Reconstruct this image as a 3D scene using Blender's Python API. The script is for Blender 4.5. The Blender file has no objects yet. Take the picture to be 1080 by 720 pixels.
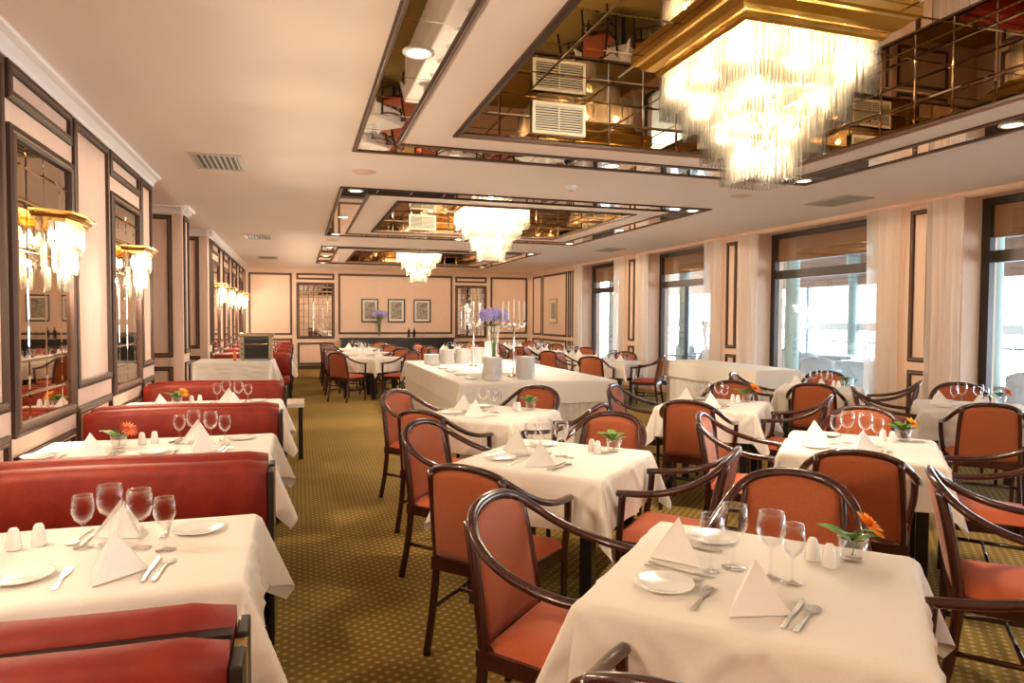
import bpy, bmesh, math, random
from mathutils import Vector, Matrix
random.seed(4)
PI=math.pi; R=math.radians
COL=bpy.context.scene.collection
# ------------------------------------------------------------------ materials
def mat(name,col,rough=.5,metal=0,spec=.5,**kw):
    m=bpy.data.materials.new(name); m.use_nodes=True
    b=m.node_tree.nodes['Principled BSDF']
    b.inputs['Base Color'].default_value=(*col,1); b.inputs['Roughness'].default_value=rough
    b.inputs['Metallic'].default_value=metal; b.inputs['Specular IOR Level'].default_value=spec
    for k,v in kw.items(): b.inputs[k.replace('_',' ')].default_value=v
    return m
def nodes(m): return m.node_tree.nodes, m.node_tree.links, m.node_tree.nodes['Principled BSDF']
def vary(m,scale,c1,c2,bump=0,detail=4,stretch=(1,1,1),bscale=None):
    N,L,b=nodes(m); tc=N.new('ShaderNodeTexCoord'); mp=N.new('ShaderNodeMapping'); mp.inputs['Scale'].default_value=stretch
    nz=N.new('ShaderNodeTexNoise'); nz.inputs['Scale'].default_value=scale; nz.inputs['Detail'].default_value=detail
    L.new(tc.outputs['Object'],mp.inputs[0]); L.new(mp.outputs[0],nz.inputs[0])
    rp=N.new('ShaderNodeValToRGB'); rp.color_ramp.elements[0].color=(*c1,1); rp.color_ramp.elements[1].color=(*c2,1)
    rp.color_ramp.elements[0].position=.35; rp.color_ramp.elements[1].position=.65
    L.new(nz.outputs[0],rp.inputs[0]); L.new(rp.outputs[0],b.inputs['Base Color'])
    if bump:
        n2=N.new('ShaderNodeTexNoise'); n2.inputs['Scale'].default_value=bscale or scale*3; L.new(mp.outputs[0],n2.inputs[0])
        bp=N.new('ShaderNodeBump'); bp.inputs['Strength'].default_value=bump; bp.inputs['Distance'].default_value=.01
        L.new(n2.outputs[0],bp.inputs['Height']); L.new(bp.outputs[0],b.inputs['Normal'])
    return m
def emis(name,col,s):
    m=bpy.data.materials.new(name); m.use_nodes=True; N=m.node_tree.nodes; N.clear()
    e=N.new('ShaderNodeEmission'); e.inputs[0].default_value=(*col,1); e.inputs[1].default_value=s
    o=N.new('ShaderNodeOutputMaterial'); m.node_tree.links.new(e.outputs[0],o.inputs[0]); return m
def clear(name,tint=(1,1,1),gloss=(1,1,1),rough=.02,fac=.25,trans=0.0,tcol=(1,1,1)):
    """thin clear glass: see-through plus facing-angle reflections"""
    m=bpy.data.materials.new(name); m.use_nodes=True; N=m.node_tree.nodes; L=m.node_tree.links; N.clear()
    t=N.new('ShaderNodeBsdfTransparent'); t.inputs[0].default_value=(*tint,1)
    g=N.new('ShaderNodeBsdfGlossy'); g.inputs[0].default_value=(*gloss,1); g.inputs['Roughness'].default_value=rough
    lw=N.new('ShaderNodeLayerWeight'); lw.inputs[0].default_value=fac
    mx=N.new('ShaderNodeMixShader'); L.new(lw.outputs['Facing'],mx.inputs[0]); L.new(t.outputs[0],mx.inputs[1]); L.new(g.outputs[0],mx.inputs[2])
    out=mx.outputs[0]
    if trans:
        tl=N.new('ShaderNodeBsdfTranslucent'); tl.inputs[0].default_value=(*tcol,1)
        m2=N.new('ShaderNodeMixShader'); m2.inputs[0].default_value=trans; L.new(out,m2.inputs[1]); L.new(tl.outputs[0],m2.inputs[2]); out=m2.outputs[0]
    o=N.new('ShaderNodeOutputMaterial'); L.new(out,o.inputs[0]); return m
M={}
M['wall']=vary(mat('wallpaper',(.72,.52,.38),.8),30,(.70,.49,.375),(.73,.52,.405),.08,2,(1,1,.15))
M['wall_panel']=vary(mat('wallpaper_panel',(.74,.55,.42),.85),60,(.74,.53,.41),(.77,.56,.44),.05)
M['ceiling']=mat('ceiling_paint',(.88,.775,.70),.85)
M['cornice']=mat('cornice_paint',(.86,.80,.76),.6)
M['trimdark']=mat('molding_dark',(.055,.024,.014),.5,0,.3)
M['trimgold']=mat('molding_bronze',(.17,.09,.045),.45,0)
M['silver']=mat('frame_chrome',(.62,.55,.5),.25,1)
M['wood']=vary(mat('mahogany',(.05,.012,.008),.22,Coat_Weight=.5,Coat_Roughness=.12),8,(.035,.008,.006),(.06,.014,.009),0,4,(1,1,.2))
M['blackwood']=mat('black_wood',(.012,.009,.008),.35)
M['fabric']=vary(mat('coral_fabric',(.62,.14,.06),.7,Sheen_Weight=.15),220,(.44,.072,.015),(.52,.10,.024),.15)
M['fabricback']=vary(mat('coral_back_fabric',(.55,.15,.07),.75,Sheen_Weight=.2),180,(.33,.070,.016),(.40,.094,.024),.15)
M['red']=vary(mat('red_upholstery',(.42,.03,.02),.55,0,.35),14,(.20,.014,.005),(.245,.02,.007),.1)
M['cloth']=vary(mat('linen',(.80,.73,.65),.85,Sheen_Weight=.2),300,(.80,.735,.66),(.84,.78,.71),.2,2,(1,1,1),5)
M['napkin']=mat('napkin_linen',(.88,.85,.82),.8)
M['porcelain']=mat('porcelain',(.84,.82,.80),.18,Coat_Weight=.4)
M['steel']=mat('cutlery_steel',(.75,.72,.68),.18,1)
M['silverware']=mat('silver_candelabra',(.86,.83,.8),.2,1)
M['candle']=mat('candle_wax',(.88,.84,.78),.5,Subsurface_Weight=.2)
M['brass']=mat('brass',(.80,.50,.14),.2,1)
M['bronzemirror']=mat('bronze_mirror',(.46,.36,.25),.015,1)
M['wallmirror']=mat('smoked_wall_mirror',(.60,.48,.38),.02,1)
M['clearmirror']=mat('clear_mirror',(.80,.76,.72),.02,1)
M['mirrorback']=mat('mirror_joint',(.55,.36,.14),.25,1)
M['white']=mat('white_metal',(.82,.76,.66),.45)
M['dark']=mat('dark_void',(.01,.008,.006),.6)
M['winframe']=mat('window_aluminium',(.035,.024,.02),.4,.3)
M['glass']=clear('window_glass',(.95,.98,.98),(.9,.95,1),.01,.12)
M['wineglass']=clear('wine_glass',(.98,.98,.98),(1,1,1),.01,.28)
WN=M['wineglass'].node_tree; pw=WN.nodes.new('ShaderNodeMath'); pw.operation='POWER'; pw.inputs[1].default_value=2.2
for n_ in list(WN.nodes):
    if n_.type=='LAYER_WEIGHT':
        n_.inputs[0].default_value=.5; tgt=n_.outputs['Facing'].links[0].to_socket; WN.links.new(n_.outputs['Facing'],pw.inputs[0]); WN.links.new(pw.outputs[0],tgt)
M['crystal']=clear('crystal',(.96,.95,.92),(.12,.11,.10),.3,.5,.14,(.17,.15,.12))
M['bulb']=emis('bulb_glow',(1,.85,.62),1.6)
M['down']=emis('downlight_glow',(1,.86,.66),5)
m=bpy.data.materials.new('brown_blind'); m.use_nodes=True; N=m.node_tree.nodes; L=m.node_tree.links; N.clear()
d=N.new('ShaderNodeBsdfDiffuse'); d.inputs[0].default_value=(.34,.17,.08,1); t=N.new('ShaderNodeBsdfTranslucent'); t.inputs[0].default_value=(.42,.19,.08,1); a=N.new('ShaderNodeMixShader'); a.inputs[0].default_value=.5
o=N.new('ShaderNodeOutputMaterial'); L.new(d.outputs[0],a.inputs[1]); L.new(t.outputs[0],a.inputs[2]); L.new(a.outputs[0],o.inputs[0]); M['blind']=m
M['petal']=mat('orange_petal',(1,.36,.02),.6); M['coral']=mat('coral_petal',(.95,.30,.12),.6); M['yellow']=mat('yellow_petal',(.95,.50,.03),.6)
M['violet']=vary(mat('hydrangea',(.36,.28,.62),.8),60,(.36,.30,.66),(.58,.54,.86))
M['leaf']=vary(mat('leaf',(.10,.24,.03),.5),20,(.07,.2,.02),(.18,.34,.05)); M['stem']=mat('stem',(.14,.24,.05),.6)
M['centre']=mat('flower_centre',(.10,.04,.01),.8)
M['grille']=mat('grille_cream',(.40,.35,.27),.5); M['ovenside']=mat('oven_side_panel',(.42,.32,.18),.4); M['ovenlid']=mat('oven_lid_bronze',(.22,.17,.11),.3,.8); M['black']=mat('black_paint',(.015,.013,.012),.3)
M['mat']=mat('picture_mat',(.75,.68,.58),.7); M['print']=vary(mat('engraving',(.3,.27,.22),.7),14,(.16,.13,.10),(.42,.37,.30))
M['gilt']=mat('gilt',(.55,.36,.12),.35,.8)
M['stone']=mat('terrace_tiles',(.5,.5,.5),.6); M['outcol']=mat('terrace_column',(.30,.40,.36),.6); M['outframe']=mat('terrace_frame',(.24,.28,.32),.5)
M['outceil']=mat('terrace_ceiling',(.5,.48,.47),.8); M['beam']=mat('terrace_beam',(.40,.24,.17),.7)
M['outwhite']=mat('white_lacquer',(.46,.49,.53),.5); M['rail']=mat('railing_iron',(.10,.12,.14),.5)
M['bottle']=mat('dark_bottle',(.02,.012,.012),.1); M['greybase']=mat('baseboard_dark',(.05,.03,.02),.5)
# sheer curtain
m=bpy.data.materials.new('sheer'); m.use_nodes=True; N=m.node_tree.nodes; L=m.node_tree.links; N.clear()
d=N.new('ShaderNodeBsdfDiffuse'); d.inputs[0].default_value=(.95,.93,.90,1); t=N.new('ShaderNodeBsdfTranslucent'); t.inputs[0].default_value=(.9,.84,.8,1)
tr=N.new('ShaderNodeBsdfTransparent'); a=N.new('ShaderNodeMixShader'); a.inputs[0].default_value=.6; b=N.new('ShaderNodeMixShader'); b.inputs[0].default_value=.2
o=N.new('ShaderNodeOutputMaterial'); L.new(d.outputs[0],a.inputs[1]); L.new(t.outputs[0],a.inputs[2]); L.new(a.outputs[0],b.inputs[1]); L.new(tr.outputs[0],b.inputs[2]); L.new(b.outputs[0],o.inputs[0]); M['sheer']=m
# carpet: olive ground with rows of small gold dots
m=mat('carpet',(.2,.15,.03),.95,0,.2); N,L,b=nodes(m); tc=N.new('ShaderNodeTexCoord'); mp=N.new('ShaderNodeMapping'); mp.inputs['Rotation'].default_value=(0,0,R(45)); mp.inputs['Scale'].default_value=(22,22,22)
L.new(tc.outputs['Object'],mp.inputs[0]); vo=N.new('ShaderNodeTexVoronoi'); vo.voronoi_dimensions='2D'; vo.inputs['Scale'].default_value=1; vo.inputs['Randomness'].default_value=0; L.new(mp.outputs[0],vo.inputs[0])
rp=N.new('ShaderNodeValToRGB'); e=rp.color_ramp.elements; e[0].position=.17; e[0].color=(.50,.35,.12,1); e[1].position=.30; e[1].color=(.255,.158,.03,1); L.new(vo.outputs['Distance'],rp.inputs[0])
nz=N.new('ShaderNodeTexNoise'); nz.inputs['Scale'].default_value=3; L.new(tc.outputs['Object'],nz.inputs[0]); mx=N.new('ShaderNodeMix'); mx.data_type='RGBA'; mx.blend_type='MULTIPLY'; mx.inputs[0].default_value=.35
L.new(rp.outputs[0],mx.inputs[6]); gr=N.new('ShaderNodeMapRange'); gr.inputs[3].default_value=.55; gr.inputs[4].default_value=1.2; L.new(nz.outputs[0],gr.inputs[0]); L.new(gr.outputs[0],mx.inputs[7]); L.new(mx.outputs[2],b.inputs['Base Color']); M['carpet']=m
# ------------------------------------------------------------------ mesh helpers
def finish(name,bm,mats,parent=None,smooth=False,recalc=True):
    if recalc: bmesh.ops.recalc_face_normals(bm,faces=bm.faces)
    me=bpy.data.meshes.new(name); bm.to_mesh(me); bm.free()
    for k in (mats if isinstance(mats,(list,tuple)) else [mats]): me.materials.append(M[k])
    if smooth:
        for p in me.polygons: p.use_smooth=True
    o=bpy.data.objects.new(name,me); COL.objects.link(o)
    if parent: o.parent=parent
    return o
def tag(o,label=None,cat=None,group=None,kind=None):
    if label: o['label']=label
    if cat: o['category']=cat
    if group: o['group']=group
    if kind: o['kind']=kind
    return o
def empty(name,loc=(0,0,0),rz=0,**k):
    o=bpy.data.objects.new(name,None); o.empty_display_size=.1; COL.objects.link(o); o.location=loc; o.rotation_euler=(0,0,rz); return tag(o,**k)
KIDS={}
def kids(o):
    if o.name not in KIDS: KIDS[o.name]=list(o.children)
    return KIDS[o.name]
def copy(o,loc=None,rz=None,label=None,parent=None,group=None):
    c=o.copy(); COL.objects.link(c)
    if loc is not None: c.location=loc
    if rz is not None: c.rotation_euler=(0,0,rz)
    if label: c['label']=label
    if group: c['group']=group
    if parent is not None: c.parent=parent
    KIDS[c.name]=[copy(ch,parent=c) for ch in kids(o)]
    return c
USED=set()
def put(proto,loc,rz=0,label=None,group=None,sc=None):
    if proto.name in USED: c=copy(proto,loc,rz,label,group=group)
    else:
        USED.add(proto.name); c=proto; kids(c); c.location=loc; c.rotation_euler=(0,0,rz); c['label']=label
        if group: c['group']=group
    return c
def box(bm,x0,x1,y0,y1,z0,z1,mi=0,bev=0,mtx=None):
    v=[bm.verts.new((x,y,z)) for x in(x0,x1) for y in(y0,y1) for z in(z0,z1)]
    fs=[bm.faces.new([v[i] for i in q]) for q in((0,1,3,2),(4,6,7,5),(0,4,5,1),(2,3,7,6),(0,2,6,4),(1,5,7,3))]
    for f in fs: f.material_index=mi
    if bev:
        es=list({e for f in fs for e in f.edges}); r=bmesh.ops.bevel(bm,geom=es,offset=bev,segments=2,affect='EDGES',profile=.6)
        for f in r['faces']: f.material_index=mi
    elif mtx:
        bmesh.ops.transform(bm,matrix=mtx,verts=v)
    return v
def boxobj(name,dims,m,parent=None,bev=0):
    bm=bmesh.new(); box(bm,*dims,bev=bev); return finish(name,bm,m,parent,smooth=False)
def cr(pts,n=6):
    P=[Vector(p) for p in pts]; P=[P[0]*2-P[1]]+P+[P[-1]*2-P[-2]]; out=[]
    for i in range(1,len(P)-2):
        for k in range(n):
            t=k/n; a,b,c,d=P[i-1:i+3]
            out.append(.5*((2*b)+(c-a)*t+(2*a-5*b+4*c-d)*t*t+(3*b-a-3*c+d)*t**3))
    out.append(P[-2]); return out
def sweep(bm,pts,rx,ry=None,n=8,up=(0,0,1),taper=None,mi=0):
    ry=ry or rx; pts=[Vector(p) for p in pts]; rings=[]; nrm=None
    for i,p in enumerate(pts):
        t=(pts[min(i+1,len(pts)-1)]-pts[max(i-1,0)]).normalized()
        if nrm is None:
            u=Vector(up); u=u if abs(u.dot(t))<.95 else Vector((1,0,0)); nrm=(u-t*u.dot(t)).normalized()
        else: nrm=(nrm-t*nrm.dot(t)).normalized()
        bi=t.cross(nrm); s=taper(i/(len(pts)-1)) if taper else 1
        rings.append([bm.verts.new(p+nrm*math.cos(2*PI*k/n)*ry*s+bi*math.sin(2*PI*k/n)*rx*s) for k in range(n)])
    for a,b in zip(rings,rings[1:]):
        for k in range(n): f=bm.faces.new((a[k],a[(k+1)%n],b[(k+1)%n],b[k])); f.material_index=mi
    for r in (rings[0],rings[-1]): f=bm.faces.new(r); f.material_index=mi
def lathe(bm,prof,n=16,c=(0,0),mi=0,cap=False):
    rings=[]
    for r,z in prof:
        if r<1e-5: rings.append([bm.verts.new((c[0],c[1],z))])
        else: rings.append([bm.verts.new((c[0]+r*math.cos(2*PI*k/n),c[1]+r*math.sin(2*PI*k/n),z)) for k in range(n)])
    for a,b in zip(rings,rings[1:]):
        for k in range(n):
            q=[a[k%len(a)],a[(k+1)%len(a)],b[(k+1)%len(b)],b[k%len(b)]]; q=list(dict.fromkeys(q))
            if len(q)>2: f=bm.faces.new(q); f.material_index=mi
def prism(bm,poly,z0,z1,mi=0,ax=None):
    """extrude 2D polygon in z"""
    a=[bm.verts.new((x,y,z0)) for x,y in poly]; b=[bm.verts.new((x,y,z1)) for x,y in poly]; n=len(poly)
    fs=[bm.faces.new(a),bm.faces.new(b)]+[bm.faces.new((a[i],a[(i+1)%n],b[(i+1)%n],b[i])) for i in range(n)]
    for f in fs: f.material_index=mi
    return a+b
def basis(o,u,v):
    u=Vector(u);v=Vector(v); n=u.cross(v); return Vector(o),u,v,n
def frame(bm,B,u0,u1,v0,v1,prof,mids):
    """mitred moulding round a rectangle; prof=[(inset,height)]"""
    o,u,v,n=B; loops=[]
    for ins,h in prof:
        loops.append([bm.verts.new(o+u*a+v*b+n*h) for a,b in((u0+ins,v0+ins),(u1-ins,v0+ins),(u1-ins,v1-ins),(u0+ins,v1-ins))])
    for i,(a,b) in enumerate(zip(loops,loops[1:])):
        for k in range(4): f=bm.faces.new((a[k],a[(k+1)%4],b[(k+1)%4],b[k])); f.material_index=mids[i]
PROF=[(0,0),(0,.018),(.018,.024),(.022,.016),(.034,.016),(.038,.026),(.052,.022),(.055,.0)]
PMID=[0,0,1,1,1,0,0]
tn=[0]
def trimname():
    tn[0]+=1; return 'trim_%d'%tn[0]
def panel(B,u0,u1,v0,v1):
    bm=bmesh.new(); frame(bm,B,u0,u1,v0,v1,PROF,PMID); return tag(finish(trimname(),bm,['trimdark','trimgold'],recalc=True),kind='structure')
def tiles(bm,B,us,vs,h=.006,bev=.012,mi=0):
    """bevelled mirror tiles between grid lines"""
    o,u,v,n=B
    for a0,a1 in zip(us,us[1:]):
        for b0,b1 in zip(vs,vs[1:]):
            g=.0015; A=[(a0+g,b0+g),(a1-g,b0+g),(a1-g,b1-g),(a0+g,b1-g)]; I=[(a0+bev,b0+bev),(a1-bev,b0+bev),(a1-bev,b1-bev),(a0+bev,b1-bev)]
            va=[bm.verts.new(o+u*x+v*y+n*.001) for x,y in A]; vi=[bm.verts.new(o+u*x+v*y+n*h) for x,y in I]
            bm.faces.new(vi).material_index=mi
            for k in range(4): bm.faces.new((va[k],va[(k+1)%4],vi[(k+1)%4],vi[k])).material_index=mi
def lin(a,b,n): return [a+(b-a)*i/n for i in range(n+1)]
# ------------------------------------------------------------------ room
XL,XR,YB,YF,H=-1.41,7.0,20.3,-5.4,2.9
XW=7.3
def struct(name,dims,m,bev=0): return tag(boxobj(name,dims,m,bev=bev),kind='structure')
struct('floor',(-3.6,7.55,YF-.2,YB+.2,-.1,0),'carpet')
struct('wall_back',(-3.6,7.55,YB,YB+.2,0,3.4),'wall')
struct('wall_front',(-3.6,7.55,YF-.2,YF,0,3.4),'wall')
bm=bmesh.new(); box(bm,XL-.2,XL,YF,7.75,0,3.0); box(bm,-3.6,XL,9.65,10.15,0,3.0); box(bm,-3.6,XL,12.15,12.35,0,3.0); box(bm,XL-.2,XL,12.35,YB,0,3.0); box(bm,-3.6,-3.4,7.5,12.2,0,3.0); box(bm,-3.4,XL-.2,7.55,7.75,0,3)
tag(finish('wall_left',bm,'wall'),kind='structure')
WIN=[(-3.35,-1.05),(.15,2.35),(3.45,5.72),(6.9,9.26),(10.55,12.82),(14.2,16.27)]
bm=bmesh.new(); prev=YF
for a,b in WIN+[(YB,YB)]:
    box(bm,XR,XR+.5,prev,a,0,3.0); prev=b
for a,b in WIN: box(bm,XR,XR+.5,a,b,2.84,3.0); box(bm,XR+.1,XR+.5,a,b,0,.12)
tag(finish('wall_right',bm,'wall'),kind='structure')
# ceiling with recess holes
COF=[(-3.28,1.3),(1.35,5.93),(7.6,12.17),(14.03,18.55)]
COF=[(-4.9,-.32),(1.35,5.93),(7.6,12.17),(14.03,18.55)]
CX0,CX1=.44,5.05; RX0,RX1=1.19,4.31; RT=3.25
bm=bmesh.new(); ys=[YF]
prev=YF
for a,b in COF:
    box(bm,-3.6,7.4,prev,a+.75,H,H+.12); box(bm,-3.6,RX0,a+.75,b-.77,H,H+.12); box(bm,RX1,7.4,a+.75,b-.77,H,H+.12); prev=b-.77
box(bm,-3.6,7.4,prev,YB,H,H+.12)
tag(finish('ceiling',bm,'ceiling'),kind='structure')
# cornices
def cornice(x,y0,y1,s=1):
    bm=bmesh.new(); prof=[(0,0),(.0,-.10),(.018,-.10),(.022,-.07),(.05,-.03),(.085,-.02),(.09,0)]
    A=[bm.verts.new((x+s*a,y0,H+b)) for a,b in prof]; Bv=[bm.verts.new((x+s*a,y1,H+b)) for a,b in prof]; n=len(prof)
    for i in range(n): bm.faces.new((A[i],A[(i+1)%n],Bv[(i+1)%n],Bv[i]))
    bm.faces.new(A); bm.faces.new(Bv); return tag(finish(trimname(),bm,'cornice'),kind='structure')
def cornice_x(y,x0,x1,m='cornice'):
    bm=bmesh.new(); prof=[(0,0),(.0,-.10),(.018,-.10),(.022,-.07),(.05,-.03),(.085,-.02),(.09,0)]
    A=[bm.verts.new((x0,y-a,H+b)) for a,b in prof]; Bv=[bm.verts.new((x1,y-a,H+b)) for a,b in prof]; n=len(prof)
    for i in range(n): bm.faces.new((A[i],A[(i+1)%n],Bv[(i+1)%n],Bv[i]))
    bm.faces.new(A); bm.faces.new(Bv); return tag(finish(trimname(),bm,m),kind='structure')
cornice(XL,YF,7.75); cornice(XL,9.56,10.15); cornice(XL,12.06,YB); cornice_x(9.65,-3.4,XL+.09); cornice_x(12.15,-3.4,XL+.09); cornice_x(YB,XL,XR,'wall')
def crown_r():
    bm=bmesh.new(); box(bm,XR-.03,XR,YF,YB,H-.05,H); return tag(finish(trimname(),bm,'wall'),kind='structure')
crown_r()
# baseboards
struct('baseboard_back',(XL,XR,YB-.02,YB,0,.11),'greybase'); struct('baseboard_left',(XL,XL+.02,YF,7.75,0,.11),'greybase'); 
struct('baseboard_right',(XR-.02,XR,16.3,YB,0,.11),'greybase')
# wall panelling
BL=basis((XL,0,0),(0,1,0),(0,0,1))              # left wall: u=+y v=z n=+x
BR=(Vector((XR,0,0)),Vector((0,1,0)),Vector((0,0,1)),Vector((-1,0,0)))
def BY(y): return (Vector((0,y,0)),Vector((1,0,0)),Vector((0,0,1)),Vector((0,-1,0)))
def bay_mirror(y0):   # mirror bay of the left wall from y0, width 1.03
    panel(BL,y0,y0+1.03,2.60,2.80); 
def lower_panel(y0,y1): panel(BL,y0,y1,.13,.88 if y1-y0>0 else .88)
MIRY=[]
for y0 in (.12,2.11,4.10,6.08): bay_mirror(y0); MIRY.append(y0)
for y0 in (-.9,1.19,3.18,5.17): panel(BL,y0,y0+.87,1.01,2.79); panel(BL,y0,y0+.87,.13,.89)
for y0 in (.12,2.11,4.10,6.08): panel(BL,y0+.02,y0+1.01,.13,.76)
panel(BL,7.17,7.66,1.01,2.79); panel(BL,7.17,7.66,.13,.9)
panel(BL,9.71,10.09,1.01,2.79); panel(BL,9.71,10.09,.13,.9)
for y in (9.65,12.15): panel(BY(y),-2.7,-1.53,.97,2.78); panel(BY(y),-2.7,-1.53,.13,.85)
panel(BL,12.42,12.66,1.01,2.79); panel(BL,12.42,12.66,.13,.9)
for i in range(4):
    y0=12.74+i*1.9; bay_mirror(y0); MIRY.append(y0); panel(BL,y0+1.1,y0+1.83,1.01,2.79); panel(BL,y0+1.1,y0+1.83,.13,.9); panel(BL,y0+.02,y0+1.01,.13,.76)
Bb=BY(YB)
for a,b,c,d in [(-1.31,-.16,.98,2.72),(-1.31,-.16,.13,.88),(-.04,1.0,2.55,2.73),(-.02,.98,.13,.76),(1.11,4.46,1.0,2.74),(4.55,5.53,2.55,2.73),(4.57,5.51,.13,.76),(5.66,6.85,1.0,2.74),(5.66,6.85,.13,.88)]: panel(Bb,a,b,c,d)
for a,b in [(16.75,16.95),(17.05,17.25),(17.35,19.25),(19.35,20.15)]: panel(BR,a,b,.98,2.76); panel(BR,a,b,.13,.88)
for c in (-.45,2.9,6.26,9.93,13.55): panel(BR,c-.14,c+.14,1.0,2.79); panel(BR,c-.14,c+.14,.13,.9)
# wall mirrors
def wall_mirror(B,u0,u1,v0,v1,label,group,cols,rows,gm='wallmirror'):
    o,u,v,n=B; org=o+u*((u0+u1)/2)+v*v0; t=empty('wall_mirror',org,label=label,cat='mirror',group=group)
    B2=(Vector((0,0,0)),u,v,n); a=(u1-u0)/2; h=v1-v0
    bm=bmesh.new(); frame(bm,B2,-a,a,0,h,[(0,0),(0,.02),(.02,.03),(.026,.018),(.042,.018),(.048,.034),(.066,.028),(.07,.004)],[0,0,1,1,1,0,0]); finish('frame',bm,['trimdark','trimgold'],t)
    bm=bmesh.new(); us=[-a+.065+(2*a-.13)*c for c in cols]; vs=[.065+(h-.13)*c for c in rows]
    q=[bm.verts.new(u*x+v*y+n*.0006) for x,y in((us[0],vs[0]),(us[-1],vs[0]),(us[-1],vs[-1]),(us[0],vs[-1]))]; bm.faces.new(q).material_index=1
    tiles(bm,B2,us,vs,.007,.011); finish('mirror_glass',bm,[gm,'mirrorback'],t,recalc=False); return t
ml=['smoked wall mirror left of the frame, first of the row','smoked wall mirror beside the nearest red bench','smoked wall mirror behind the largest crystal sconce','smoked wall mirror behind the second crystal sconce, beside the wall corner']+['smoked mirror on the far left wall, %s from the serving table corner'%w for w in ('first','second','third','last')]
cols=[0,.2,.5,.8,1]; rows=[0,.1,.22,.62,.80,.92,1]
for k,y0 in enumerate(MIRY): wall_mirror(BL,y0,y0+1.03,.86,2.48,ml[k],'mirrors along the left wall',cols,rows)
wall_mirror(Bb,-.04,1.0,.87,2.47,'tall tiled mirror on the back wall, left of the three engravings','mirrors on the back wall',lin(0,1,7),lin(0,1,8),'clearmirror')
wall_mirror(Bb,4.55,5.53,.87,2.47,'tall tiled mirror on the back wall, behind the candelabra','mirrors on the back wall',lin(0,1,7),lin(0,1,8),'clearmirror')
# ------------------------------------------------------------------ ceiling coffers
def coffer(y0,y1,label):
    cx,cy=(CX0+CX1)/2,(y0+y1)/2; t=empty('mirrored_ceiling_coffer',(cx,cy,H),label=label,cat='ceiling coffer',group='mirrored ceiling coffers')
    D=(Vector((0,0,0)),Vector((0,1,0)),Vector((1,0,0)),Vector((0,0,-1)))   # u=y v=x n=-z
    a=(CX1-CX0)/2; b=(y1-y0)/2; w=.36
    bm=bmesh.new()
    P=[(0,0),(0,.014),(.012,.018),(.02,.012),(.035,.012),(.04,0)]
    frame(bm,D,-b,b,-a,a,P,[0,0,1,1,0]); frame(bm,D,-b+w-.04,b-w+.04,-a+w-.04,a-w+.04,P,[0,0,1,1,0]); finish('band_frame',bm,['trimdark','trimgold'],t)
    bm=bmesh.new()
    for (p0,p1,q0,q1) in ((-b+.035,-b+w-.035,-a+.035,a-.035),(b-w+.035,b-.035,-a+.035,a-.035)):
        n=12; tiles(bm,D,[p0,p1],lin(q0,q1,n),.004,.006)
    for (q0,q1) in ((-a+.035,-a+w-.035),(a-w+.035,a-.035)): tiles(bm,D,lin(-b+w-.035,b-w+.035,10),[q0,q1],.004,.006)
    finish('mirror_band',bm,'clearmirror',t,recalc=False)
    # recess
    rx0,rx1=RX0-cx,RX1-cx; ry0,ry1=y0+.75-cy,y1-.77-cy; d=RT-H
    bm=bmesh.new(); box(bm,rx0-.01,rx1+.01,ry0-.01,ry1+.01,d+.004,d+.05)
    for q in ((rx0-.03,rx0,ry0-.03,ry1+.03),(rx1,rx1+.03,ry0-.03,ry1+.03),(rx0,rx1,ry0-.03,ry0),(rx0,rx1,ry1,ry1+.03)): box(bm,*q,.0,d+.05)
    finish('recess_casing',bm,'trimdark',t)
    bm=bmesh.new(); X=lin(rx0,rx1,6); Y=lin(ry0,ry1,6); X2=lin(rx0,rx1,10); Y2=lin(ry0,ry1,10); Z=[.010,d*.52,d]
    def PB(o,u,v,n): return (Vector(o),Vector(u),Vector(v),Vector(n))
    tiles(bm,PB((0,0,d+.003),(1,0,0),(0,1,0),(0,0,-1)),X,Y,.006,.012)
    tiles(bm,PB((rx0,0,0),(0,1,0),(0,0,1),(1,0,0)),Y2,Z); tiles(bm,PB((rx1,0,0),(0,1,0),(0,0,1),(-1,0,0)),Y2,Z)
    tiles(bm,PB((0,ry0,0),(1,0,0),(0,0,1),(0,1,0)),X2,Z); tiles(bm,PB((0,ry1,0),(1,0,0),(0,0,1),(0,-1,0)),X2,Z)
    finish('recess_mirror',bm,'bronzemirror',t,recalc=False)
    bm=bmesh.new(); frame(bm,D,ry0-.045,ry1+.045,rx0-.045,rx1+.045,[(0,0),(0,.016),(.02,.022),(.026,.014),(.045,.014),(.049,-.006),(.055,-.008),(.045,-.008)],[0,0,1,0,0,0,0]); finish('recess_frame',bm,['trimdark','trimgold'],t)
    return t
names=['mirrored ceiling coffer behind the camera','nearest mirrored ceiling coffer with the biggest crystal chandelier','middle mirrored ceiling coffer','farthest mirrored ceiling coffer, close to the back wall']
for (a,b),n in zip(COF,names): coffer(a,b,n)
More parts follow.
